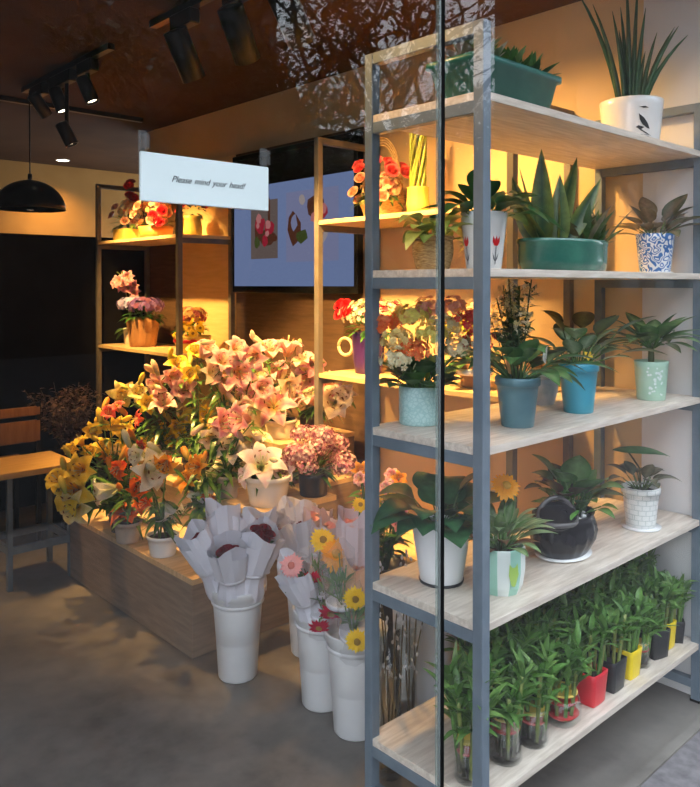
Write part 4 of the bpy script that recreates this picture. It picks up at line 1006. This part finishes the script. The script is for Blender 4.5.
rosette(o, .112, 18, .07, .04, GR, None, (.5, 1.4), .05, .4, 1, 108, 'small_foliage', cen=(.055, .0), r=.03)
rosette(o, .112, 9, .10, .055, [(.045, .035, .02), (.06, .05, .03), (.10, .02, .03)], None, (.6, 1.4), .09, .4, 1, 112, 'dark_foliage', cen=(.05, .02))
o = potted('plant with one broad umbrella-like green leaf in a white brick-textured pot', (.985, .09, S4))
pot_mb(.047, .06, .138, rim=.003).build('pot', 'brick_emboss', o); soil_part(o, .054, .122)
MB().lathe([(0, 0), (.062, 0), (.066, .006), (.0, .007)], 28).build('saucer', 'white_glaze', o)
st = MB(); bl = MB()
bl.leaf((-.085, .06, .262), (.76, -.62, .34), .215, .12, .45, (.025, .11, .04), (.05, .17, .06), 9, -.25, .8)
st.tube([(0, 0, .12), (-.01, .0, .2), (-.05, .03, .27)], .003, 6, 0, (.10, .10, .05))
bl.build('umbrella_leaf', 'leaf', o); st.build('leaf_stalk', 'leaf', o)
rosette(o, .12, 9, .10, .045, [(.07, .075, .05), (.10, .10, .06), (.05, .075, .04)], (.16, .16, .10), (.45, 1.35), .06, .5, 1, 121, 'grey_foliage')

# bottom shelf: lucky bamboo and leafy plants in jars and pots
def bamboo_head(seed, n, z0, H, R, ncane, lean=.13):
    rr = random.Random(seed); canes = []; lf = MB()
    for i in range(ncane):
        a = 2 * PI * i / ncane + rr.uniform(-.2, .2); q = R * rr.uniform(.35, .8); b = V((q * math.cos(a), q * math.sin(a), z0)); l = H * rr.uniform(.5, .70)
        tp = b + V((math.cos(a) * lean * l, math.sin(a) * lean * l, l)); cm_ = MB(); pts = []; rad = []
        for k in range(9): pts.append(b.lerp(tp, k / 8)); rad.append(.0052 if k % 2 else .0062)
        c = jit(rr.choice([(.14, .30, .06), (.20, .34, .08), (.28, .33, .09)]))
        cm_.tube(pts, rad, 7, 0, c); canes.append(cm_)
        for j in range(int(n * 1.9) // ncane):
            aa = rr.uniform(0, 2 * PI); e = rr.uniform(.45, 1.45); p = b.lerp(tp, rr.uniform(.5, 1.05))
            d = V((math.cos(aa) * math.cos(e), math.sin(aa) * math.cos(e), math.sin(e)))
            lf.leaf(p, d, H * rr.uniform(.20, .36), .019 * rr.uniform(.8, 1.2), rr.uniform(.1, .5), jit(rr.choice([(.07, .20, .03), (.11, .27, .05), (.15, .32, .06), (.05, .15, .03), (.24, .40, .10)]), .2), (.14, .28, .07), 5, .25, .7)
    return canes, lf
def bamboo(label, loc, kind, seed, H=.36, R=.036, jh=.10, ncane=8, n=88):
    o = thing('lucky_bamboo', label, 'potted plant', loc, 'lucky bamboo on the bottom shelf')
    if kind == 'jar':
        MB().lathe([(0, .001), (R * .92, 0), (R, .006), (R, jh), (R - .003, jh), (R - .003, .012), (0, .01)], 24).build('glass_jar', 'jar_glass', o)
        MB().lathe([(0, .0125), (R - .0045, .0125), (R - .0045, jh * .55), (0, jh * .55)], 20).build('water', 'water', o); z0 = .015
    elif kind == 'bowl':
        MB().lathe([(0, .001), (R * .8, 0), (R * 1.05, .015), (R * 1.12, jh * .4), (R, jh * .75), (R * .94, jh * .75), (R * 1.05, jh * .4), (R * .7, .014), (0, .012)], 26).build('glass_bowl', 'jar_glass', o)
        MB().lathe([(0, .016), (R * .7, .016), (R * .98, jh * .3), (0, jh * .3)], 20).build('red_gravel', 'red_tie', o); z0 = .02
    else:
        mod = lambda a, z: 1 / max(abs(math.cos(a)), abs(math.sin(a))) ** .85 * .92
        pot_mb(R * .82, R, jh, seg=32, mod=mod).build('pot', kind, o); soil_part(o, R * .85, jh * .82); z0 = jh * .82
    canes, lf = bamboo_head(seed, n, z0, H - z0 if kind not in ('jar', 'bowl') else H - z0, R, ncane)
    if kind in ('jar', 'bowl'):
        for c in canes: c.build('cane', 'leaf', o)
        MB().lathe([(R * .86, jh * .62), (R * .9, jh * .65), (R * .86, jh * .68)], 20).build('red_tie', 'red_tie', o)
        MB().lathe([(R * .86, jh * .86), (R * .9, jh * .89), (R * .86, jh * .92)], 20).build('gold_tie', 'gold_paper', o)
    else:
        m2 = MB()
        for c in canes: m2.add(c.v, c.f, 0, True, c.c)
        m2.build('canes', 'leaf', o)
    lf.build('foliage', 'leaf', o); return o
bamboo('lucky bamboo in a slim glass jar, standing alone left of the near post', (.045, .075, S5), 'jar', 1, .37, .033, .115)
bamboo('lucky bamboo in a wide clear glass vase just right of the near rack post', (.185, .062, S5), 'jar', 2, .34, .044, .13)
jar3 = bamboo('lucky bamboo in a dark glass jar second to the right of the near post', (.300, .055, S5), 'jar', 3, .34, .042, .10)
bamboo('lucky bamboo in a low round glass bowl left of the red pot', (.445, .055, S5), 'bowl', 4, .32, .05, .10)
redp = bamboo('leafy bamboo in a bright red pot on the bottom shelf', (.600, .058, S5), 'red_plastic', 5, .32, .046, .095)
blk = bamboo('leafy bamboo in a black pot right beside the red pot', (.715, .055, S5), 'dark_pot', 6, .32, .044, .095)
bamboo('leafy bamboo in the larger yellow pot in the middle of the bottom row', (.825, .055, S5), 'yellow_plastic', 7, .31, .040, .09)
bamboo('lucky bamboo in a small brown-green glass bottle between yellow and black pots', (.918, .055, S5), 'jar', 8, .30, .03, .085)
dup(blk, (1.015, .058, S5), 'leafy bamboo in a black pot between the two yellow pots', None, 1.3)
bamboo('leafy bamboo in a yellow pot near the right end of the bottom shelf', (1.105, .060, S5), 'yellow_plastic', 9, .31, .032, .09, 7, 70)
dup(blk, (1.172, .055 + .005, S5), 'leafy bamboo in a black pot at the far right end of bottom shelf', None, 2.2, .8)
rr = random.Random(77); src = [bamboo('leafy bamboo in the crowded rows behind the front bamboo jars', (.37, .17, S5), 'dark_pot', 20, .37, .040, .095), bamboo('leafy bamboo in the crowded rows behind the front bamboo jars', (.26, .17, S5), 'dark_pot', 21, .36, .040, .095)]
for o in src: o['group'] = 'back rows of bamboo on the bottom shelf'
k = 0
for row, y in enumerate((.17, .265, .345)):
    for j in range(10 if row else 9):
        x = (.474 if row == 0 else .15) + j * .104 if row == 0 else .20 + j * .104
        if x > 1.19 or x < (0, .27, .33)[row]: continue
        k += 1; dup(src[k % 2], (x, y, S5), src[0]['label'], 'back rows of bamboo on the bottom shelf', rr.uniform(0, 6), rr.uniform(.93, 1.06))

# ------------------------------------------------------------------ arrangements on the wall units
U1, U2 = 1.752, 1.04
def blooms(o, kind, me, pts, R, name):
    for p in pts:
        d = (V(p) - V((0, 0, p[2] - .06))).normalized() * .6 + TOCAM * .7
        ob = link(name, me, o, p, face_quat(d, rnd.uniform(0, 6))); ob.scale = (R,) * 3
def cloud(o, name, c, rad, n, r, cols, mat='petal', stuff=True, zmin=-.4):
    mb = MB(); c = V(c)
    for i in range(n):
        d = rdir(zmin, 1); p = c + V((d.x * rad[0], d.y * rad[1], d.z * rad[2])) * rnd.uniform(.75, 1); mb.floret(p, d, r, jit(rnd.choice(cols), .15), 5)
    t = mb.build(name, mat, o)
    if stuff: t['kind'] = 'stuff'
    return t
def greens(o, c, rad, n, L, W, cols=GR, name='foliage'):
    mb = MB(); c = V(c)
    for i in range(n):
        d = rdir(-.3, 1); mb.leaf(c + V((d.x * rad[0], d.y * rad[1], d.z * rad[2])) * .6, d, L * rnd.uniform(.7, 1.2), W, .4, jit(rnd.choice(cols)), None, 4)
    return mb.build(name, 'leaf', o)
AG = 'flower arrangements on the wall units'
# far unit, upper shelf
o = thing('flower_box', 'yellow box of pale flowers with tall red blooms, upper shelf of corner unit at left', 'flower arrangement', (1.0, 3.80, U1), AG)
MB().bx((-.075, -.085, 0), (.075, .085, .085), 0, .003).build('box', 'gold_paper', o)
greens(o, (0, 0, .12), (.09, .1, .08), 40, .08, .025, [(.2, .3, .05), (.12, .22, .04)])
blooms(o, 0, ROSE_PEACH, [(-.06 + .04 * (i % 4), -.07 + .045 * (i % 5), .13 + .05 * (i % 3) + .02 * (i % 2)) for i in range(9)], .032, 'rose')
cloud(o, 'small_flowers', (0, -.02, .2), (.08, .1, .10), 110, .016, [(.9, .78, .4), (.88, .6, .35), (.8, .75, .55)])
blooms(o, 0, ROSE_RED, [(.0, -.02, .31), (-.02, -.05, .37), (.02, .0, .40), (.0, -.07, .29)], .036, 'red_rose')
o = thing('flower_box', 'orange wrapped box of red and peach flowers on the corner unit, behind the sign edge', 'flower arrangement', (1.0, 3.42, U1), AG)
MB().lathe([(0, 0), (.10, 0), (.115, .08), (.108, .081), (.1, .06), (0, .06)], 20, mod=lambda a, z: 1 + .04 * math.cos(8 * a)).build('box', 'orange_paper', o)
greens(o, (0, 0, .1), (.1, .12, .06), 30, .08, .025)
blooms(o, 0, ROSE_PEACH, [(-.08 + .05 * (i % 4), -.10 + .055 * (i % 5), .11 + .05 * (i % 3)) for i in range(11)], .038, 'rose')
blooms(o, 0, ROSE_RED, [(-.05, -.13, .1), (-.07, -.1, .14), (-.03, -.14, .17), (-.02, -.1, .23), (.0, .02, .26)], .036, 'red_rose')
cloud(o, 'small_flowers', (0, 0, .2), (.1, .12, .08), 70, .018, [(.9, .55, .2), (.88, .4, .2)])
o = thing('flower_vase', 'gold vase of dark red flowers on the corner unit, right of its front post', 'flower arrangement', (1.06, 3.06, U1), AG)
MB().lathe([(0, 0), (.055, 0), (.06, .05), (.05, .11), (.062, .13), (.055, .131), (.045, .11), (0, .1)], 20).build('vase', 'gold_paper', o)
greens(o, (0, 0, .16), (.08, .08, .06), 24, .07, .025, DK)
blooms(o, 0, ROSE_RED, [(.0, .0, .22), (-.05, .03, .19), (.04, -.05, .19), (-.03, -.05, .22), (-.04, .07, .17)], .036, 'red_rose')
# far unit, lower shelf
o = thing('flower_basket', 'terracotta basket of purple and lilac flowers on the lower shelf of corner unit', 'flower arrangement', (1.0, 3.60, U2), AG)
pot_mb(.085, .11, .19, mod=lambda a, z: 1 + .03 * math.sin(16 * a), seg=48).build('basket', 'terracotta', o); soil_part(o, .1, .16)
greens(o, (0, 0, .2), (.14, .15, .05), 50, .08, .03)
cloud(o, 'purple_flowers', (-.02, -.08, .27), (.12, .13, .06), 150, .022, [(.20, .10, .34), (.36, .22, .52), (.28, .1, .2)])
cloud(o, 'lilac_flowers', (-.02, .08, .28), (.12, .12, .05), 90, .024, [(.55, .40, .68), (.68, .52, .76), (.45, .5, .85)])
o = thing('potted_orchid', 'arching pink moth orchid in the corner unit, above the terracotta basket', 'potted flower', (1.04, 3.84, U2), AG)
pot_mb(.05, .06, .11).build('pot', 'cream_glaze', o); soil_part(o, .054, .09)
rosette(o, .09, 6, .16, .06, DK, None, (.2, .8), .0, .5, 1, 131)
mb = MB()
for sg in (-1, 1): mb.tube([(0, 0, .09), (-.02, .02 * sg, .3), (-.06, .03 * sg - .02, .47), (-.13, .03 * sg - .08, .50)], .004, 6, 0, (.15, .2, .06))
mb.build('flower_stems', 'leaf', o)
ORCH = gerbera_mesh((.9, .55, .5), (.88, .42, .45), (.6, .1, .2))
for i in range(9):
    ob = link('orchid_bloom', BLOOM['p2'][i % 2], o, (-.03 - .025 * (i % 5), -.09 + .03 * (i % 4) - .06 * (i // 5), .36 + .02 * (i % 5) + .05 * (i // 5)), face_quat(TOCAM + rdir() * .4)); ob.scale = (.05,) * 3
o = thing('fruit_basket', 'yellow basket piled with yellow fruit-like flowers and red ribbon, corner unit lower shelf right', 'flower arrangement', (1.0, 2.97, U2), AG)
pot_mb(.09, .115, .10, mod=lambda a, z: 1 + .03 * math.sin(16 * a), seg=48).build('basket', 'gold_paper', o)
MB().lathe([(.108, .06), (.114, .068), (.113, .078), (.110, .086)], 32, mod=lambda a, z: 1 + .02 * math.cos(9 * a)).build('red_ribbon', 'red_plastic', o)
blooms(o, 0, GERB_M['y'], [(-.05, -.05, .15), (-.06, .03, .14), (.0, -.09, .15), (-.02, .0, .19), (.03, -.04, .2), (-.07, -.0, .17), (-.02, .07, .15), (-.05, -.09, .12), (-.08, .05, .11)], .036, 'yellow_gerbera')
cloud(o, 'orange_flowers', (0, 0, .22), (.09, .1, .06), 80, .02, [(.85, .45, .15), (.6, .12, .15), (.8, .6, .3)])
greens(o, (0, 0, .14), (.1, .1, .05), 24, .07, .03)
o = thing('hanging_tray', 'x', 'x'); bpy.data.objects.remove(o)
# near unit
o = thing('flower_basket', 'hoop-handled basket of coral red and peach roses on the unit by the screen', 'flower arrangement', (1.03, 1.36, U1), AG)
MB().lathe([(0, 0), (.075, 0), (.08, .01), (.10, .07), (.105, .075), (.1, .085), (.09, .07), (0, .05)], 40, mod=lambda a, z: 1 + .03 * math.sin(18 * a)).build('basket', 'wicker', o)
for k in range(4):
    tw = (k - 1.5) * .11; u = V((math.cos(PI / 2 + tw + .1), math.sin(PI / 2 + tw + .1), 0))
    MB().tube([u * .095 * math.cos(a) * (1.15) + V((0, 0, .07 + (.27 + .012 * k) * math.sin(a))) for a in [PI * j / 18 for j in range(19)]], .0032, 6).build('hoop_handle', 'wicker', o)
greens(o, (0, 0, .1), (.09, .11, .05), 50, .08, .022, [(.16, .24, .05), (.25, .3, .08)] + DK)
blooms(o, 0, ROSE_CORAL, [(-.06 + .04 * (i % 4), -.12 + .05 * (i % 6), .20 + .028 * (i % 3)) for i in range(14)], .033, 'coral_rose')
blooms(o, 0, ROSE_PEACH, [(-.09 + .035 * (i % 3), -.09 + .045 * (i % 5), .09 + .03 * (i % 4)) for i in range(12)], .031, 'peach_rose')
cloud(o, 'small_flowers', (-.04, -.04, .13), (.08, .12, .07), 70, .014, [(.9, .6, .35), (.85, .75, .4)])
o = thing('bamboo_tower', 'yellow-green spiral bamboo bundle in gold wrap beside the coral rose basket', 'potted plant', (1.02, 1.13, U1), AG)
MB().lathe([(0, 0), (.045, 0), (.05, .05), (.046, .12), (.05, .125), (.044, .126), (0, .11)], 24, mod=lambda a, z: 1 + .06 * math.cos(10 * a)).build('gold_wrap', 'gold_paper', o)
for j in range(10):
    a0 = 2 * PI * j / 10; MB().tube([(.032 * math.cos(a0 + t * 2.6), .032 * math.sin(a0 + t * 2.6), .03 + .40 * t * (1 - .06 * (j % 4))) for t in [q / 12 for q in range(13)]], [.0075 if q % 2 else .0066 for q in range(13)], 7, 0, jit((.45, .50, .08))).build('cane', 'leaf', o)
o = thing('flower_vase', 'purple pot with a ring handle full of red and white flowers on lower wall shelf', 'flower arrangement', (1.02, 1.44, U2), AG)
pot_mb(.062, .078, .19, belly=.004).build('pot', 'purple_pot', o); soil_part(o, .07, .16)
MB().tube([V((-.05, .105, .12)) + V((.0, .048 * math.cos(a), .04 * math.sin(a))) for a in [2 * PI * q / 20 for q in range(21)]], .008, 8).build('ring_handle', 'cord', o)
greens(o, (0, -.03, .2), (.12, .18, .07), 70, .07, .02, DK + GR)
blooms(o, 0, ROSE_RED, [(-.06, .12, .27), (-.05, .09, .31), (-.07, .07, .28), (-.05, .13, .31), (-.02, -.1, .28)], .036, 'red_rose')
cloud(o, 'white_flowers', (-.02, -.05, .27), (.13, .2, .08), 210, .014, [(.82, .72, .5), (.85, .8, .65), (.7, .55, .3)])
cloud(o, 'dark_red_flowers', (-.0, -.12, .28), (.1, .12, .07), 60, .014, [(.2, .03, .04), (.3, .05, .06)])
o = thing('flower_vase', 'yellow flowers over dark leaves in a terracotta pot behind the near rack post', 'flower arrangement', (1.0, .80, U2), AG)
pot_mb(.055, .07, .11).build('pot', 'terracotta', o); soil_part(o, .062, .09)
rosette(o, .09, 16, .10, .07, DK, None, (.0, 1.0), .05, .5, 1, 141)
cloud(o, 'yellow_flowers', (-.05, .02, .24), (.09, .10, .04), 90, .02, [(.9, .72, .05), (.92, .8, .1)])
cloud(o, 'cream_flowers', (.0, -.02, .30), (.08, .10, .04), 60, .016, [(.85, .75, .5), (.9, .6, .3)])
MB().lathe([(.0705, .05), (.074, .06), (.0725, .075)], 24).build('white_ribbon', 'ribbon_white', o)

# ------------------------------------------------------------------ pink-purple bush on the plinth step
o = thing('potted_bush', 'black pot of dense tiny pink-purple flowers behind the wrapped roses', 'potted flower', (.76, 1.53, .5))
pot_mb(.062, .07, .10).build('pot', 'dark_pot', o); soil_part(o, .064, .082)
greens(o, (0, 0, .1), (.1, .1, .06), 40, .07, .02, DK)
mb = MB()
for i in range(24):
    d = rdir(-.1, 1); c = V((d.x * .15, d.y * .15, .125 + d.z * .16)); mb.tube([(0, 0, .08), c * .5 + V((0, 0, .05)), c], .002, 4, 0, (.1, .16, .06))
    cloud(o, 'flower_spray', c, (.055, .055, .045), 130, .0075, [(.55, .24, .32), (.66, .42, .46), (.32, .09, .18), (.76, .58, .58)], stuff=False, zmin=-.8)
mb.build('stems', 'leaf', o)
# dried bunch behind the side table
o = thing('dried_flowers', 'bunch of grey-brown dried flowers in a dark floor vase behind the side table', 'dried flowers', (.36, 3.30, 0))
MB().lathe([(0, 0), (.08, 0), (.10, .1), (.09, .33), (.07, .46), (.085, .5), (.078, .501), (.06, .46), (0, .4)], 28).build('vase', 'black_glaze', o)
mb = MB(); fl_ = MB(); rr = random.Random(5)
for i in range(75):
    d = V((rr.uniform(-.5, .5), rr.uniform(-.5, .5), 1)).normalized(); L = rr.uniform(.16, .44); p = V((d.x * .05, d.y * .05, .48)); e = p + d * L
    mb.tube([p, p + d * L * .6, e], .0018, 4, 0, (.16, .12, .09))
    for q in range(20): fl_.leaf(p.lerp(e, rr.uniform(.35, 1.0)) + rdir() * .015, rdir(-.3, .9), rr.uniform(.025, .055), .02, .3, jit(rr.choice([(.32, .22, .17), (.42, .31, .25), (.22, .15, .14), (.38, .25, .22)]), .25), None, 3)
mb.build('stems', 'dry', o); t = fl_.build('dried_blooms', 'dry', o); t['kind'] = 'stuff'

# ------------------------------------------------------------------ across the street: mirrored trees, plus added dark masses that darken the glass reflection
o = thing('added_building', 'added dark building across the street, darkening the shop glass reflection', 'building', (-12, -20, -.14))  # put in to darken the reflection at the left of the glass
MB().bx((-16, -5, 0), (23.5, 4, 13)).build('wall', 'facade', o)
for i in range(9):
    for j in range(3): MB().bx((-14 + 3.4 * i, 4.0, 1.2 + 3.2 * j), (-12.2 + 3.4 * i, 4.05, 3.2 + 3.2 * j)).build('window', 'facade_glass', o)
def tree(label, x, y, seed, H=8.5, leaves=900, dense=0):
    o = thing('street_tree', label, 'tree', (x, y, -.14), 'street trees mirrored in the glass'); rr = random.Random(seed); mb = MB(); tips = []
    def br(p, d, L, r, lev):
        pts = [p]
        for k in range(4):
            d = (d + V((rr.uniform(-1, 1), rr.uniform(-1, 1), rr.uniform(-.3, .6))) * .16).normalized(); pts.append(pts[-1] + d * L / 4)
        mb.tube(pts, [r * (1 - .13 * k) for k in range(5)], 6 if lev < 2 else 4)
        if lev >= 2: tips.extend(pts[1:])
        if lev < 4:
            for k in range(4 if lev else 6):
                q = pts[rr.choice([2, 3, 4, 4])]; a = rr.uniform(0, 6.3); nd = (d * .75 + V((math.cos(a), math.sin(a), rr.uniform(-.1, .5))) * .8).normalized(); br(q, nd, L * rr.uniform(.55, .75), r * .52, lev + 1)
    br(V((0, 0, 0)), V((0, 0, 1)), H * .36, H * .022, 0)
    mb.build('trunk', 'bark', o); lf = MB()
    for i in range(leaves):
        p = rr.choice(tips) + rdir() * .25; lf.leaf(p, rdir(-.8, .6), rr.uniform(.12, .24), rr.uniform(.06, .12), .2, jit((.03, .055, .02), .4), None, 2)
    lf.build('foliage', 'leaf', o)
o = thing('added_building', 'second added dark building at the right, blocking sky from the glass reflection', 'building', (36, -20, -.14))  # put in to keep bright sky off the right of the glass
MB().bx((-10.5, 1, 0), (16, 4, 30)).build('wall', 'facade', o)
for i in range(6):
    for j in range(3): MB().bx((-9 + 3.6 * i, 4.0, 1.2 + 3.4 * j), (-7.2 + 3.6 * i, 4.05, 3.2 + 3.4 * j)).build('window', 'facade_glass', o)
o = thing('added_garage', 'added low flat-roofed block between the taller ones, covering low sky in the reflection', 'building', (17, -20, -.14))  # added to close the low sky gap in the reflection
MB().bx((-5.4, -2, 0), (7.4, 3, 6.2)).build('wall', 'facade', o)
MB().bx((-5.4, -2.1, 6.2), (7.4, 3.1, 6.4)).build('roof', 'black_metal', o)
for i in range(3): MB().bx((-4.4 + 4 * i, 3.0, .2), (-1.8 + 4 * i, 3.05, 3)).build('shutter', 'facade_glass', o)
tree('bare spreading street tree mirrored above the grey rack', 9.4, -9.2, 3, 10, 1000)
tree('second street tree mirrored beside the bare spreading tree', 16.2, -12.2, 4, 9, 4200)
tree('leafy street tree mirrored to the left in the glass', 5.7, -9.6, 6, 8.5, 5200)
tree('far leafy street tree at the right of the row', 18.0, -12.0, 9, 11, 4200)
o = thing('hedge', 'added dense dark hedge across the street, hiding low sky from the glass', 'hedge', (17, -15.2, -.14))  # added to screen low sky from the reflection
mb = MB(); rr = random.Random(4)
for i in range(9000):
    hx_ = rr.uniform(-9, 12); mb.leaf((hx_, rr.uniform(-.7, .7), rr.uniform(.1, 1) * (5.6 + 1.3 * math.sin(hx_ * 1.3) + .7 * math.sin(hx_ * 3.1 + 1))), rdir(-.4, .9), rr.uniform(.25, .5), rr.uniform(.1, .2), .2, jit((.02, .045, .015), .4), None, 2)
mb.build('foliage', 'leaf', o)

# ------------------------------------------------------------------ added fill lights
def added_downlight(x, y, aim, power, angle, label):  # added fill spots, each dressed with a ceiling fixture
    downlight(x, y, label, 0); spot_light('spot', (x, y, 2.555), aim, power, angle, WARM, .9, .05)
added_downlight(.25, 1.0, (1.15, 1.1, 1.3), 70, 1.5, 'added recessed fill light above the plinth front, aimed at the wall unit')
added_downlight(.55, .85, (1.0, .45, 1.5), 55, 1.7, 'added recessed fill light just behind the plant rack')
added_downlight(-.55, .75, (.05, .2, 1.9), 26, .8, 'added recessed fill light over the open floor, aimed at the rack end')
added_downlight(-.9, 3.0, (.05, 2.6, .5), 42, 1.0, 'added recessed fill light over the floor beside the side table')
